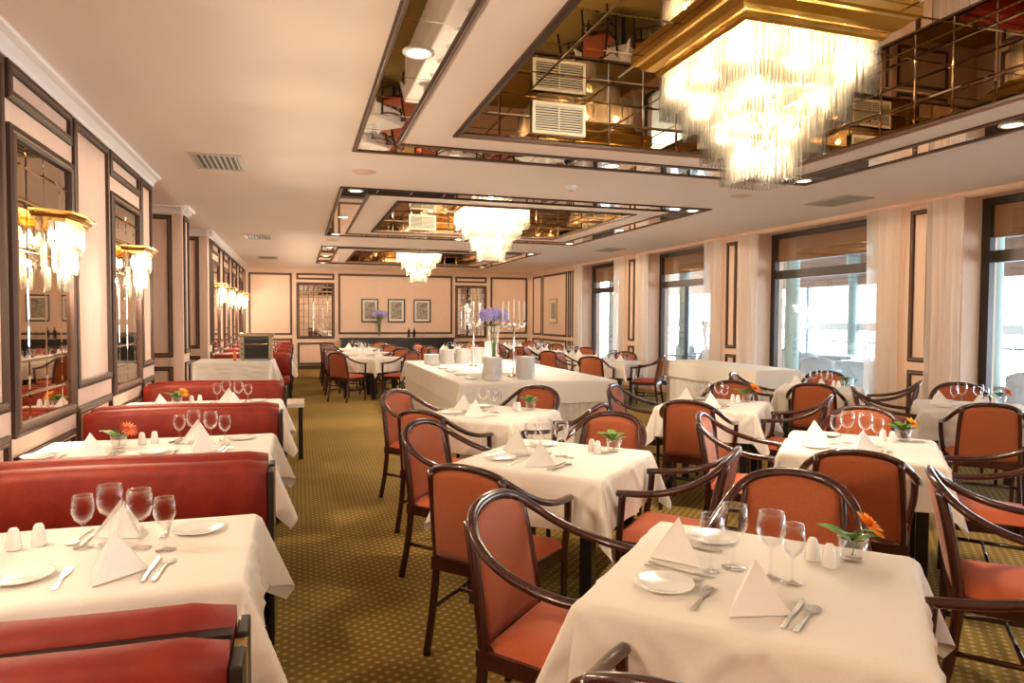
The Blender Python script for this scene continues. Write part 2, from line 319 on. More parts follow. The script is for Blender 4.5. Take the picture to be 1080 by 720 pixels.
# downlights
bm=bmesh.new(); lathe(bm,[(.075,0),(.085,-.006),(.07,-.012),(.06,-.004),(.06,0)],24); dl=empty('downlight',cat='downlight',group='round downlights in the mirror bands'); finish('rim',bm,'white',dl,True)
bm=bmesh.new(); lathe(bm,[(0,-.005),(.062,-.005),(.062,-.001),(0,-.001)],24); finish('lamp',bm,'down',dl,True)
for ci,(a,b) in enumerate(COF):
    if ci==0: continue
    mx=(a+b)/2
    for x,y,w in ((.615,mx,'middle of the left band'),(4.88,mx,'middle of the right band'),(4.88,b-.18,'far right corner of the band'),(.615,a+.18,'near left corner of the band'),(.615,b-.18,'far left corner of the band'),(2.75,b-.18,'middle of the far band'),(4.88,a+.18,'near right corner of the band')):
        if ci==1 and w.startswith(('far left','near left','near right')): continue
        put(dl,(x,y,H-.002),0,'round downlight in the %s, %s ceiling coffer'%(w,('','nearest','middle','farthest')[ci]))
# AC grilles in the near and middle recess
def grille(loc,label):
    g=empty('air_conditioning_grille',loc,label=label,cat='air grille',group='air conditioning grilles inside the ceiling coffers')
    w,h=.225,.125; B=(Vector((0,0,0)),Vector((1,0,0)),Vector((0,0,1)),Vector((0,-1,0)))
    bm=bmesh.new(); frame(bm,B,-w,w,0,2*h,[(0,0),(0,.03),(.025,.03),(.03,.01)],[0,0,0]); finish('grille_frame',bm,'grille',g)
    bm=bmesh.new(); box(bm,-w+.02,w-.02,-.008,-.004,.02,2*h-.02); finish('backing',bm,'dark',g)
    for i in range(10):
        z=.035+i*.0195; bm=bmesh.new(); box(bm,-w+.028,w-.028,-.026,-.012,z,z+.007); finish('slat',bm,'grille',g)
    bm=bmesh.new(); box(bm,-.004,.004,-.029,-.012,.028,2*h-.028); finish('mullion',bm,'grille',g)
    return g
for ci,(a,b) in enumerate(COF[1:3]):
    for x,w in ((1.99,'left'),(3.51,'right')): grille((x,b-.778,H+.055),'cream louvred air grille in the %s ceiling recess, %s of its chandelier'%(('nearest','middle')[ci],w))
# ceiling vents
def vent(x,y,wx,wy,label,slx=True):
    g=empty('ceiling_vent',(x,y,H),label=label,cat='ceiling vent',group='slotted ceiling vents'); D=(Vector((0,0,0)),Vector((0,1,0)),Vector((1,0,0)),Vector((0,0,-1)))
    bm=bmesh.new(); frame(bm,D,-wy,wy,-wx,wx,[(0,0),(.01,.012),(.04,.012),(.05,.002)],[0,0,0]); finish('vent_frame',bm,'grille',g)
    boxobj('backing',(-wx+.04,wx-.04,-wy+.04,wy-.04,-.004,-.001),'dark',g)
    n=8
    for i in range(n):
        xx=-wx+.06+(2*wx-.12)*i/(n-1); boxobj('slat',(xx-.008,xx+.008,-wy+.045,wy-.045,-.011,-.005),'grille',g)
for x,y,w in ((-.68,6.77,'nearest slotted vent, above the left booths'),(-.68,12.9,'middle slotted vent on the left side of the ceiling'),(-.68,17.3,'farthest slotted vent on the left side of the ceiling'),(6.1,6.6,'slotted vent in the right side of the ceiling by the wide window'),(6.1,12.8,'small far slotted vent over the right windows')): vent(x,y,.22,.33,w)
bm=bmesh.new(); lathe(bm,[(0,-.012),(.09,-.012),(.11,-.006),(.12,0)],28); sp=finish('ceiling_speaker',bm,'trimpale' if 'trimpale' in M else 'wall',None,True); tag(sp,cat='speaker',group='round ceiling speakers')
for x,y,w in ((.616,6.77,'round beige ceiling speaker between near and middle coffers on the left'),(.6,12.95,'round beige ceiling speaker between middle and far coffers'),(4.83,6.7,'round beige ceiling speaker right of the big chandelier')): put(sp,(x,y,H),0,w)
bm=bmesh.new(); lathe(bm,[(0,-.05),(.035,-.05),(.045,-.03),(.05,-.012),(.06,-.01),(.06,0)],20); tag(finish('smoke_detector',bm,'porcelain',None,True),'small white smoke detector on the ceiling before the middle coffer','smoke detector').location=(2.77,6.78,H)
# ------------------------------------------------------------------ chandeliers
TI=[(.45,3.12,2.79),(.355,2.98,2.65),(.26,2.86,2.48),(.17,2.64,2.33)]   # half width, top z, bottom z
def rod(bm,x,y,z0,z1,r=.0115):
    k=3 if False else 4
    A=[bm.verts.new((x+r*math.cos(PI/2*i),y+r*math.sin(PI/2*i),z1)) for i in range(4)]; B=[bm.verts.new((v.co.x,v.co.y,z0+.012)) for v in A]; t=bm.verts.new((x,y,z0)); q=bm.verts.new((x,y,z1+.006))
    for i in range(4): bm.faces.new((A[i],A[(i+1)%4],B[(i+1)%4],B[i])); bm.faces.new((B[i],B[(i+1)%4],t)); bm.faces.new((A[i],A[(i+1)%4],q))
def spots(h,sp):
    n=round(2*h/sp); out=[]
    for i in range(n):
        s=-h+2*h*i/n; out+=[(s,-h),(h,s),(-s,h),(-h,-s)]
    return out
def crown_mesh():
    bm=bmesh.new(); prof=[(.44,3.10),(.46,3.095),(.475,3.11),(.48,3.13),(.50,3.135),(.53,3.15),(.565,3.185),(.585,3.19),(.60,3.20),(.60,3.245),(.56,3.245),(.45,3.13)]
    loops=[[bm.verts.new((sx*h,sy*h,z)) for sx,sy in((-1,-1),(1,-1),(1,1),(-1,1))] for h,z in prof]
    for a,b in zip(loops,loops[1:]+loops[:1]):
        for k in range(4): bm.faces.new((a[k],a[(k+1)%4],b[(k+1)%4],b[k]))
    return bm
def chandelier(cy,label,detail):
    Z0=2.33; t=empty('crystal_chandelier',(2.75,cy,Z0),label=label,cat='chandelier',group='stepped square crystal chandeliers')
    def sh(bm): bmesh.ops.translate(bm,verts=bm.verts,vec=(0,0,-Z0)); return bm
    finish('brass_crown',sh(crown_mesh()),'brass',t)
    bm=bmesh.new()
    for h,zt,zb in TI:
        for s in (-1,1): box(bm,-h+.015,h-.015,s*(h-.02)-.008,s*(h-.02)+.008,zt-.012,zt); box(bm,s*(h-.02)-.008,s*(h-.02)+.008,-h+.03,h-.03,zt-.012,zt)
    for s in (-1,1):
        for q in (-1,1): box(bm,s*.15-.006,s*.15+.006,q*.15-.006,q*.15+.006,2.63,3.2)
    finish('tier_frame',sh(bm),'brass',t)
    for h,z in ((.30,3.03),(.2,2.87),(.11,2.7),(.10,2.53),(.2,2.75),(.3,2.9)):
        for sx in (-1,1):
            for sy in (-1,1):
                bm=bmesh.new(); lathe(bm,[(0,z-.035),(.022,z-.012),(.02,z+.015),(.01,z+.035),(0,z+.04)],8,(sx*h,sy*h)); finish('bulb',sh(bm),'bulb',t,True)
    if detail:
        R_=[]
        for h,zt,zb in TI:
            for x,y in spots(h,.026): R_.append((x,y,zb,zt))
        R_.sort(key=lambda q:(q[1]+.25*q[0])-(.3 if q[3]>3.1 else 0))
        for x,y,zb,zt in R_[:100]:
            bm=bmesh.new(); rod(bm,0,0,0,zt-zb-.005); o=finish('crystal_rod',bm,'crystal',t); o.location=(x,y,zb-Z0)
        bm=bmesh.new()
        for x,y,zb,zt in R_[100:]: rod(bm,x,y,zb,zt-.005)
        for h,zt,zb in TI:
            for x,y in spots(h-.03,.04): rod(bm,x,y,zb+.025,zt-.02)
        o=finish('crystal_rod',sh(bm),'crystal',t); tag(o,kind='stuff')
    else:
        for h,zt,zb in TI:
            bm=bmesh.new()
            for x,y in spots(h,.030): rod(bm,x,y,zb,zt-.005,.013)
            finish('crystal_tier',sh(bm),'crystal',t)
    for lx,ly,z,p in [(x*.33,y*.33,2.98,.085) for x in (-1,0,1) for y in (-1,0,1) if x or y]+[(x*.24,y*.24,2.82,.04) for x in (-1,1) for y in (-1,1)]+[(x*.13,y*.13,2.64,.025) for x in (-1,1) for y in (-1,1)]+[(0,0,2.5,.06)]:
        l=bpy.data.lights.new('chandelier_light','POINT'); l.energy=LP*p; l.color=(1,.82,.61); l.shadow_soft_size=.03
        o=bpy.data.objects.new('chandelier_light',l); COL.objects.link(o); o.location=(lx,ly,z-Z0); o.parent=t
    return t
LP=620; LS=80
chandelier(3.62,'largest brass-crowned crystal chandelier hanging nearest the camera at top right',True)
chandelier(9.88,'middle crystal chandelier of four square tiers, over the buffet',False)
chandelier(16.29,'smallest, farthest crystal chandelier before the back wall',False)
chandelier(-2.6,'unseen crystal chandelier added for light behind the camera',False)  # unseen copy, added to bring light from the back of the room
# sconces
def sconce():
    t=empty('crystal_wall_sconce',label='x',cat='wall sconce',group='crystal sconces on the left wall mirrors')
    bm=bmesh.new(); w=.30
    for i,(a,z,e) in enumerate(((.0,.0,.0),)): pass
    P=[(.0,-.02),(.0,0),(.012,.004),(.02,.02),(.035,.028),(.035,.04),(-.02,.04)]
    def path(off): return [(0,-w-off),(.145+off,-w*.72-off*.6),(.165+off,0),(.145+off,w*.72+off*.6),(0,w+off)]
    loops=[[bm.verts.new((x,y,z)) for x,y in path(o)] for o,z in P]
    for a,b in zip(loops,loops[1:]):
        for k in range(4): bm.faces.new((a[k],a[k+1],b[k+1],b[k]))
    bm.faces.new(loops[-1]); finish('brass_crown',bm,'brass',t)
    def pend(bm,h):
        r=.028; pr=[(.75,0),(1,-.08),(.98,-.82),(.5,-1)]
        L=[[bm.verts.new((r*.6*s*math.cos(PI/3*i),r*s*math.sin(PI/3*i),h*z)) for i in range(6)] for s,z in pr]
        for a,b in zip(L,L[1:]):
            for k in range(6): bm.faces.new((a[k],a[(k+1)%6],b[(k+1)%6],b[k]))
        bm.faces.new(L[0]); bm.faces.new(L[-1])
    for (ww,dd,z,h,n) in ((.275,.14,.0,.17,15),(.20,.115,-.13,.17,11),(.11,.08,-.27,.13,6)):
        for i in range(n):
            s=-1+2*i/(n-1); y=s*ww; x=dd*(1-abs(s)**3*.75)
            bm=bmesh.new(); pend(bm,h); o=finish('crystal_drop',bm,'crystal',t); o.location=(x,y,z)
    for i,y in enumerate((-.16,0,.16)):
        bm=bmesh.new(); lathe(bm,[(0,-.13),(.016,-.11),(.02,-.08),(.01,-.05),(0,-.04)],8,(.055,y)); finish('bulb',bm,'bulb',t,True)
    for ly,lz,le in ((-.13,-.10,.3),(.13,-.10,.3),(0,-.24,.4)):
      l=bpy.data.lights.new('sconce_light','POINT'); l.energy=LS*le; l.color=(1,.82,.61); l.shadow_soft_size=.018
      o=bpy.data.objects.new('sconce_light',l); COL.objects.link(o); o.location=(.065,ly,lz); o.parent=t
    return t
sc=sconce()
sl=['crystal wall sconce behind the camera','crystal wall sconce left of the frame','largest crystal wall sconce, nearest on the left wall mirror','second crystal wall sconce with brass top, just before the wall corner']+['small glowing crystal sconce on the far left wall, %s'%w for w in ('first after the serving table','second in the far row','third in the far row','farthest, by the back wall corner')]
for k,y0 in enumerate(MIRY): put(sc,(XL+.032,y0+.52,2.04),0,sl[k])
# ------------------------------------------------------------------ windows
for k,(a,b) in enumerate(WIN):
    t=empty('window_%d'%(k+1),(XW,(a+b)/2,0),kind='structure'); w=(b-a)/2; fx=(-.04,.04)
    bm=bmesh.new(); box(bm,*fx,-w,-w+.10,.12,2.84); box(bm,*fx,w-.10,w,.12,2.84); box(bm,*fx,-w+.1,w-.1,2.76,2.84); box(bm,*fx,-w+.1,w-.1,.12,.2)
    if k in (4,): 
        box(bm,-.03,.03,.11,.145,.2,2.13); box(bm,-.03,.03,-.935,-.90,.2,2.13)
    tag(finish('window_frame',bm,'winframe',t),kind='structure')
    bm=bmesh.new(); box(bm,-.045,.045,-w+.1,w-.1,2.13,2.26); tag(finish('transom',bm,'winframe',t),kind='structure')
    bm=bmesh.new(); box(bm,-.006,.006,-w+.09,w-.09,.19,2.14); box(bm,-.006,.006,-w+.09,w-.09,2.25,2.77); tag(finish('glass',bm,'glass',t),kind='structure')
    bm=bmesh.new(); n=10
    box(bm,.012,.02,-w+.09,w-.09,2.42,2.77); box(bm,.008,.026,-w+.09,w-.09,2.405,2.42); tag(finish('roller_blind',bm,'blind',t),kind='structure')
def curtain(y0,y1,x,label,amp=.03,n=5):
    bm=bmesh.new(); nx=n*10; nz=10; g=[]
    w=y1-y0
    for j in range(nz+1):
        z=.03+(2.86-.03)*j/nz; row=[]
        for i in range(nx+1):
            s=i/nx; ph=2*PI*n*s; sq=1-.12*math.sin(PI*(1-j/nz))
            row.append(bm.verts.new((x+amp*math.sin(ph)+amp*.4*math.sin(ph*.37+j*.3),y0+w*(.5+(s-.5)*sq)+.008*math.sin(2*ph),z)))
        g.append(row)
    for j in range(nz):
        for i in range(nx): bm.faces.new((g[j][i],g[j][i+1],g[j+1][i+1],g[j+1][i]))
    t=tag(finish('sheer_curtain',bm,'sheer',None,True),label,'curtain','sheer white curtains beside the windows'); return t
CL=['rightmost window','wide window','window with the plant outside','farthest window']
for k,(a,b) in enumerate(WIN):
    x=XR-.07; nm=CL[k-2] if k>=2 else 'window beyond the right edge of the photo'
    if k==2: curtain(b-.05,b+.42,x,'white sheer curtain left of the rightmost window')
    elif k>2: curtain(a-.42,a+.12,x,'white sheer curtain right of the %s'%nm); curtain(b-.10,b+.42,x,'white sheer curtain left of the %s'%nm)
# ------------------------------------------------------------------ chair
def make_chair():
    t=empty('armchair',label='x',cat='chair',group='dining armchairs with coral upholstery')
    def yb(x,z): # back surface
        s=(z-.44)/.42; return -.215-.055*s-.035*(1-(x/.22)**2)*(.3+.7*s)+.0
    # arm rail loop
    half=[(0,-.308,.868),(.09,-.302,.86),(.16,-.282,.836),(.212,-.24,.793),(.243,-.175,.748),(.262,-.09,.710),(.272,0,.686),(.273,.08,.674),(.269,.145,.669),(.265,.198,.664)]
    pts=[(-x,y,z) for x,y,z in half[::-1]]+half[1:]
    bm=bmesh.new(); sweep(bm,cr(pts,5),.016,.0195,10,up=(0,-1,.2)); finish('arm_rail',bm,'wood',t,True)
    # legs
    for s in (-1,1):
        bm=bmesh.new(); sweep(bm,cr([(s*.266,.172,.672),(s*.262,.18,.56),(s*.24,.195,.42),(s*.235,.20,.2),(s*.232,.205,0)],4),.019,.019,8,up=(0,1,0),taper=lambda q:1-.25*q); finish('leg',bm,'wood',t,True)
        bm=bmesh.new(); sweep(bm,cr([(s*.178,-.285,.835),(s*.190,-.255,.70),(s*.198,-.225,.52),(s*.2,-.215,.40),(s*.205,-.235,.2),(s*.21,-.275,0)],4),.016,.021,8,up=(0,1,0)); finish('leg',bm,'wood',t,True)
        bm=bmesh.new(); sweep(bm,[(s*.205,-.235,.2),(s*.234,.20,.2)],.009,.012,6); finish('stretcher',bm,'wood',t,True)
    bm=bmesh.new(); sweep(bm,[(-.221,0,.2),(.221,0,.2)],.009,.012,6); finish('stretcher',bm,'wood',t,True)
    # seat frame
    out=[(-.215,-.235),(.215,-.235),(.252,.195),(.2,.22),(.1,.232),(-.1,.232),(-.2,.22),(-.252,.195)]
    bm=bmesh.new(); prism(bm,out,.375,.43); finish('seat_frame',bm,'wood',t)
    # seat cushion
    bm=bmesh.new(); g=[]; n=10
    for j in range(n+1):
        v=j/n; row=[]
        for i in range(n+1):
            u=-1+2*i/n; y=-.215+.435*v+.012*(1-u*u)*(1 if v>.9 else 0); hw=.198+.045*v
            e=max(abs(u),abs(2*v-1)); z=.43+.045*(1-max(0,(e-.55)/.45)**2.4)+.006*(1-e)
            row.append(bm.verts.new((u*hw,y,z)))
        g.append(row)
    for j in range(n):
        for i in range(n): bm.faces.new((g[j][i],g[j][i+1],g[j+1][i+1],g[j+1][i]))
    bm.normal_update(); finish('seat',bm,'fabric',t,True)
    # backrest (upholstered both sides)
    bm=bmesh.new(); F=[];K=[]; nx,nz=12,12
    for j in range(nz+1):
        rf=[];rk=[]
        for i in range(nx+1):
            u=-1+2*i/nx; zt=.852-.045*abs(u)**2.2; z=.44+(zt-.44)*j/nz; hw=.196-.018*(j/nz)
            x=u*hw; y=yb(x,z); e=max(abs(u),abs(2*j/nz-1)); p=.016*(1-e**3)
            rf.append(bm.verts.new((x,y+.014+p,z))); rk.append(bm.verts.new((x,y-.010-p*.35,z)))
        F.append(rf);K.append(rk)
    for j in range(nz):
        for i in range(nx):
            bm.faces.new((F[j][i],F[j][i+1],F[j+1][i+1],F[j+1][i])); bm.faces.new((K[j][i],K[j+1][i],K[j+1][i+1],K[j][i+1]))
        for i in (0,nx): bm.faces.new((F[j][i],F[j+1][i],K[j+1][i],K[j][i]))
    for i in range(nx):
        bm.faces.new((F[0][i],K[0][i],K[0][i+1],F[0][i+1])); bm.faces.new((F[nz][i],F[nz][i+1],K[nz][i+1],K[nz][i]))
    finish('backrest',bm,'fabricback',t,True)
    return t
CH=make_chair()
# ------------------------------------------------------------------ tables and cloths
TZ=.75
def table_proto(a,b,leg=.03,ins=.05,h=.735):
    t=empty('dining_table',label='x',cat='table',group='square dining tables')
    boxobj('tabletop',(-a,a,-b,b,h-.03,h),'blackwood',t)
    for sx in (-1,1):
        for sy in (-1,1):
            x=sx*(a-ins-leg);y=sy*(b-ins-leg); boxobj('leg',(x-leg,x+leg,y-leg,y+leg,0,h-.03),'blackwood',t)
    return t
def cloth_mesh(a,b,hang,seed=0,z=.75,step=.0165,wave=1.0,flare=.10,xmin=-99):
    """square linen draped over a table: sides fall, corners gather into pointed folds"""
    rnd=random.Random(seed); bm=bmesh.new()
    ph=[rnd.uniform(0,6.3) for _ in range(8)]
    def axis(h):
        n=max(2,int(2*h/(.022 if h<.5 else .05))); m=int(hang/step)+1
        return [-h-hang*(m-i)/m for i in range(m)]+lin(-h,h,n)+[h+hang*(i+1)/m for i in range(m)]
    U=axis(a);V=axis(b); g=[]
    for v in V:
        row=[]
        for u in U:
            du=max(0,abs(u)-a); dv=max(0,abs(v)-b); su=1 if u>0 else -1; sv=1 if v>0 else -1
            rho=math.hypot(du,dv); x=max(-a,min(a,u)); y=max(-b,min(b,v))
            if rho==0: zz=z+.0008*math.sin(u*17+ph[0])*math.sin(v*13+ph[1])
            else:
                k=min(1,rho/.03); r2=.018*k
                if dv==0: nx,ny=su,0
                elif du==0: nx,ny=0,sv
                else: nx,ny=su*du/rho,sv*dv/rho
                s=2*du*dv/(rho*rho) if rho else 0     # 0 on sides, 1 on the corner diagonal
                off=r2+flare*rho*(1+2.2*s*s)
                tpar=v if dv==0 else (u if du==0 else 0)
                cor=min(1,max(0,1-(min(a-abs(u),1e9) if du==0 else 1e9)/.25)) if dv>0 and du==0 else (min(1,max(0,1-(b-abs(v))/.25)) if du>0 and dv==0 else 1)
                wv=wave*rho*.10*math.sin(tpar*11+ph[2+(0 if du>0 else 1)]+(su+sv))*(.35+.3*cor)
                # gathered pleats either side of the corner point
                if du>0 and dv>0:
                    an=math.atan2(dv,du)/(PI/2); off+=rho*.16*math.sin(an*PI*3-PI/2)*math.sin(an*PI)*wave
                if s<.01 and wave>=1:
                    d_=rho
                    for q,(t0,dd) in enumerate(((-.19,.26),(.20,.22),(.02,.30))):
                        if q==2 and (su+sv)>0: continue
                        fz=abs(tpar-t0-.02*(su-sv))*1.15-(dd-d_); off+=.013*math.exp(-(fz/.019)**2)*min(1,d_/.05)
                    off+=.003*math.exp(-((d_-.16)/.012)**2)
                off+=wv; x+=nx*off; y+=ny*off
                zz=z-.004-(rho-.018*k)*math.sqrt(max(.2,1-min(.8,(flare*(1+2.2*s*s)))**2)) if rho>.02 else z-.25*rho
            row.append(bm.verts.new((max(x,xmin+.0004*(b-y)),y,zz)))
        g.append(row)
    for j in range(len(V)-1):
        for i in range(len(U)-1): bm.faces.new((g[j][i],g[j][i+1],g[j+1][i+1],g[j+1][i]))
    bm.normal_update(); return bm
A_=.39
TB=table_proto(A_,A_)
CLO=[]
for s in range(3):
    o=finish('tablecloth',cloth_mesh(A_+.006,A_+.006,.27,s+1),'cloth',None,True,recalc=False); tag(o,'x','tablecloth','cloths on the square tables'); CLO.append(o)
# ------------------------------------------------------------------ tableware
def lobj(name,prof,m,n=20,**k):
    bm=bmesh.new(); lathe(bm,prof,n); return tag(finish(name,bm,m,None,True),'x',**k)
def wineglass(s,r): 
    return [(0,0),(r*.85,.001),(r*.85,.003),(.006,.007),(.004,.02),(.0038,s*.42),(.008,s*.46),(r*.72,s*.55),(r,s*.70),(r*.98,s*.82),(r*.84,s),(r*.80,s),(r*.94,s*.82),(r*.96,s*.70),(r*.68,s*.57),(.004,s*.48),(0,s*.475)]
GL=lobj('wine_glass',wineglass(.192,.041),'wineglass',24,cat='glass',group='large wine glasses'); GS=lobj('wine_glass',wineglass(.17,.034),'wineglass',24,cat='glass',group='small wine glasses')
PL=lobj('bread_plate',[(0,.004),(.045,.004),(.05,.006),(.08,.013),(.083,.014),(.083,.011),(.055,.001),(0,.001)],'porcelain',36,cat='plate',group='white bread plates')
DP=lobj('dinner_plate',[(0,.004),(.07,.004),(.085,.008),(.12,.018),(.122,.0155),(.08,.001),(0,.001)],'porcelain',32,cat='plate',group='stacked dinner plates on the buffet')
SH=lobj('salt_shaker',[(0,0),(.021,0),(.023,.004),(.019,.04),(.015,.062),(.010,.07),(0,.072)],'porcelain',16,cat='shaker',group='white salt and pepper shakers')
bm=bmesh.new(); lathe(bm,[(0,.002),(.032,.002),(.036,.006),(.045,.072),(.042,.072),(.032,.014),(0,.012)],20); VS=tag(finish('bud_vase',bm,'wineglass',None,True),'x','vase','small glass flower tumblers')
def ngon_blob(): pass
def napkin():
    bm=bmesh.new(); A=(0,.02,.125); F=(0,-.09,0); L_=(-.085,.055,0); Rr=(.085,.055,0); Bk=(0,.068,0)
    def sheet(p,q,r,off):
        P=[Vector(x)+Vector(off) for x in (p,q,r)]; n=6; rows=[]
        for i in range(n+1):
            row=[]
            for j in range(i+1):
                a=1-i/n; b=(i-j)/n; c=j/n; co=P[0]*a+P[1]*b+P[2]*c
                nn=(P[1]-P[0]).cross(P[2]-P[0]).normalized(); co+=nn*.008*math.sin(PI*a*.9)*4*b*c
                row.append(bm.verts.new(co))
            rows.append(row)
        for i in range(n):
            for j in range(i+1):
                bm.faces.new((rows[i][j],rows[i+1][j],rows[i+1][j+1]))
                if j<i: bm.faces.new((rows[i][j],rows[i+1][j+1],rows[i][j+1]))
    for k in range(3):
        d=k*.004; sheet((A[0],A[1]+d,A[2]-d*1.5),(F[0],F[1]+d*2,0),(L_[0]+d*.5,L_[1],0),(0,0,.001)); sheet((A[0],A[1]+d,A[2]-d*1.5),(Rr[0]-d*.5,Rr[1],0),(F[0],F[1]+d*2,0),(0,0,.001))
    sheet(A,L_,Bk,(0,-.003,.001)); sheet(A,Bk,Rr,(0,-.003,.001))
    return tag(finish('folded_napkin',bm,'napkin',None,False,recalc=False),'x','napkin','white napkins folded into points')
NK=napkin()
def flat(poly,th,name,cat,group,z=.0015,extra=None):
    bm=bmesh.new()
    for p in poly: prism(bm,p,z,z+th)
    return tag(finish(name,bm,'steel'),'x',cat,group)
def ell(cx,cy,a,b,n=14): return [(cx+a*math.cos(2*PI*i/n),cy+b*math.sin(2*PI*i/n)) for i in range(n)]
hd=[(-.0035,-.02),(.0035,-.02),(.0065,-.085),(.006,-.10),(0,-.105),(-.006,-.10),(-.0065,-.085)]
FK=flat([hd,[(-.0035,-.02),(.0035,-.02),(.011,.02),(.011,.035),(-.011,.035),(-.011,.02)]]+[[(x-.0015,.035),(x+.0015,.035),(x+.001,.08),(x-.001,.08)] for x in (-.0095,-.0032,.0032,.0095)],.0025,'fork','fork','forks')
KN=flat([hd,[(-.004,-.02),(.006,-.02),(.009,.02),(.009,.07),(.004,.10),(-.003,.108),(-.004,.07)]],.003,'table_knife','knife','knives')
SN=flat([hd,[(-.0035,-.02),(.0035,-.02),(.003,.035),(-.003,.035)],ell(0,.057,.018,.026)],.003,'spoon','spoon','spoons')
def leafp(bm,p,d,l,w,mi=0,droop=.3):
    d=Vector(d).normalized(); s=d.cross(Vector((0,0,1))); s=(s if s.length>.1 else Vector((1,0,0))).normalized(); prev=None
    for i in range(6):
        t=i/5; c=Vector(p)+d*l*t-Vector((0,0,1))*droop*l*t*t; ww=w*math.sin(PI*min(.98,t*.9+.06)); up=s.cross(d)*.15*ww
        r=(bm.verts.new(c-s*ww+up),bm.verts.new(c),bm.verts.new(c+s*ww+up))
        if prev:
            for k in (0,1): bm.faces.new((prev[k],prev[k+1],r[k+1],r[k])).material_index=mi
        prev=r
def flower(kind,col,label_group):
    t=empty('cut_flower',label='x',cat='flower',group=label_group); rnd=random.Random(kind)
    bm=bmesh.new(); tip=Vector((.045,-.02,.095)); sweep(bm,cr([(0,0,.012),(.012,-.004,.06),tuple(tip)],4),.0022,n=6); finish('stem',bm,'stem',t,True)
    bm=bmesh.new()
    for k in range(4 if kind<3 else 8):
        an=2.2+k*1.1+rnd.uniform(-.3,.3); leafp(bm,(0,0,.05+.012*(k%3)),(math.cos(an),math.sin(an),.75),.12 if k<2 else .09,.030 if k<2 else .022,0,.3)
    finish('leaf',bm,'leaf',t,True,recalc=False)
    if col:
        bm=bmesh.new(); q=Vector((.35,-.55,.75)).normalized().to_track_quat('Z','Y').to_matrix()
        for layer,(n,l) in enumerate(((18,.050),(13,.038),(9,.023))):
            for k in range(n):
                an=2*PI*k/n+layer*.2; d=q@Vector((math.cos(an),math.sin(an),.12+.30*layer)); leafp(bm,tip+q@Vector((0,0,.003*layer)),d,l,.0075,0,0.0)
        bl=finish('blossom',bm,col,t,False,recalc=False)
        bm=bmesh.new(); bmesh.ops.create_uvsphere(bm,u_segments=10,v_segments=6,radius=.008); bmesh.ops.translate(bm,verts=bm.verts,vec=tip+q@Vector((0,0,.002))); finish('flower_centre',bm,'centre',bl,True)
    return t
FL={'orange':flower(1,'petal','orange gerberas in tumblers'),'coral':flower(2,'coral','coral blooms in tumblers'),'yellow':flower(4,'yellow','yellow blooms in tumblers'),'green':flower(5,None,'green sprigs in tumblers')}
def local(c,rot,x,y): return (c[0]+x*math.cos(rot)-y*math.sin(rot), c[1]+x*math.sin(rot)+y*math.cos(rot))
def setting(c,rot,x,y,face,where,z=TZ+.002,plate=True,napk=True,full=True):
    """x,y: place centre in table frame; face: local direction the diner looks at"""
    r=rot+face-PI/2; cx,cy=local(c,rot,x,y)
    def P(px,py): return local((cx,cy),r,px,py)
    j=random.uniform(-.25,.25)
    if napk: put(NK,(*P(0.0,0.0),z),r+(2.6 if 'left-hand' in where else -.4)+j*.6,'white pointed napkin, %s'%where)
    if full:
        put(FK,(*P(-.125,.02),z),r+j*.3,'silver fork, %s'%where)
        put(KN,(*P(.10,.02),z),r-.1+j*.3,'silver table knife, %s'%where)
        put(SN,(*P(.135,.015),z),r-.15+j*.3,'silver spoon, %s'%where)
        if plate: put(PL,(*P(-.235,.045),z),0,'white bread plate, %s'%where)
TABLES={}
def table(key,x,y,ci,desc,flower=None,rot=-PI/4,full=True,n=0,glasses=True,base=True):
    put(TB,(x,y,0),rot,'black square table under %s'%desc); k=random.randrange(4) if n is None else n
    put(CLO[ci],(x,y,0),rot+k*PI/2,'cream tablecloth on %s'%desc); c=(x,y); z=TZ+.002
    setting(c,rot,.01,-.255,PI/2,'camera-side place on %s'%desc,full=full)
    setting(c,rot,-.235,.03,0,'left-hand place on %s'%desc,full=full)
    if glasses:
        for g,(px,py),w in ((GS,(-.134,-.03),'small wine glass farthest left'),(GL,(-.075,.03),'large wine glass second from left'),(GL,(.035,.0),'large wine glass third from left'),(GS,(.09,-.02),'small wine glass farthest right')):
            px+=random.uniform(-.008,.008); put(g,(*local(c,rot,px,py),z),0,'%s on %s'%(w,desc))
    if not full and glasses:
        setting(c,rot,.235,-.03,PI,'right-hand place on %s'%desc,full=False); setting(c,rot,-.01,.245,-PI/2,'far place on %s'%desc,full=False)
        for g,(px,py),w in ((GS,(-.06,.16),'back left wine glass'),(GL,(.02,.12),'back middle wine glass'),(GS,(.16,.09),'back right wine glass')): put(g,(*local(c,rot,px,py),z),0,'%s on %s'%(w,desc))
    if full:
        put(SH,(*local(c,rot,.125,.215),z),0,'left white shaker of the pair on %s'%desc); put(SH,(*local(c,rot,.175,.175),z),0,'right white shaker of the pair on %s'%desc)
    if flower:
        p=local(c,rot,.235,.27); put(VS,(*p,z),0,'small glass tumbler on %s'%desc,None); fo=put(FL[flower],(*p,z+.001),random.uniform(-.3,.3),'%s in the tumbler on %s'%({'orange':'orange gerbera and leaves','coral':'coral bloom and leaves','yellow':'yellow-orange bloom and leaves','green':'leafy green sprig'}[flower],desc),None); fo.scale=(1.1,)*3 if key!='T5' else (1.5,1.5,1.25)
SIDE={'SW':'near side','NW':'left side','NE':'far side','SE':'right side'}
DIRV={'SW':(-1,-1),'NW':(-1,1),'NE':(1,1),'SE':(1,-1)}
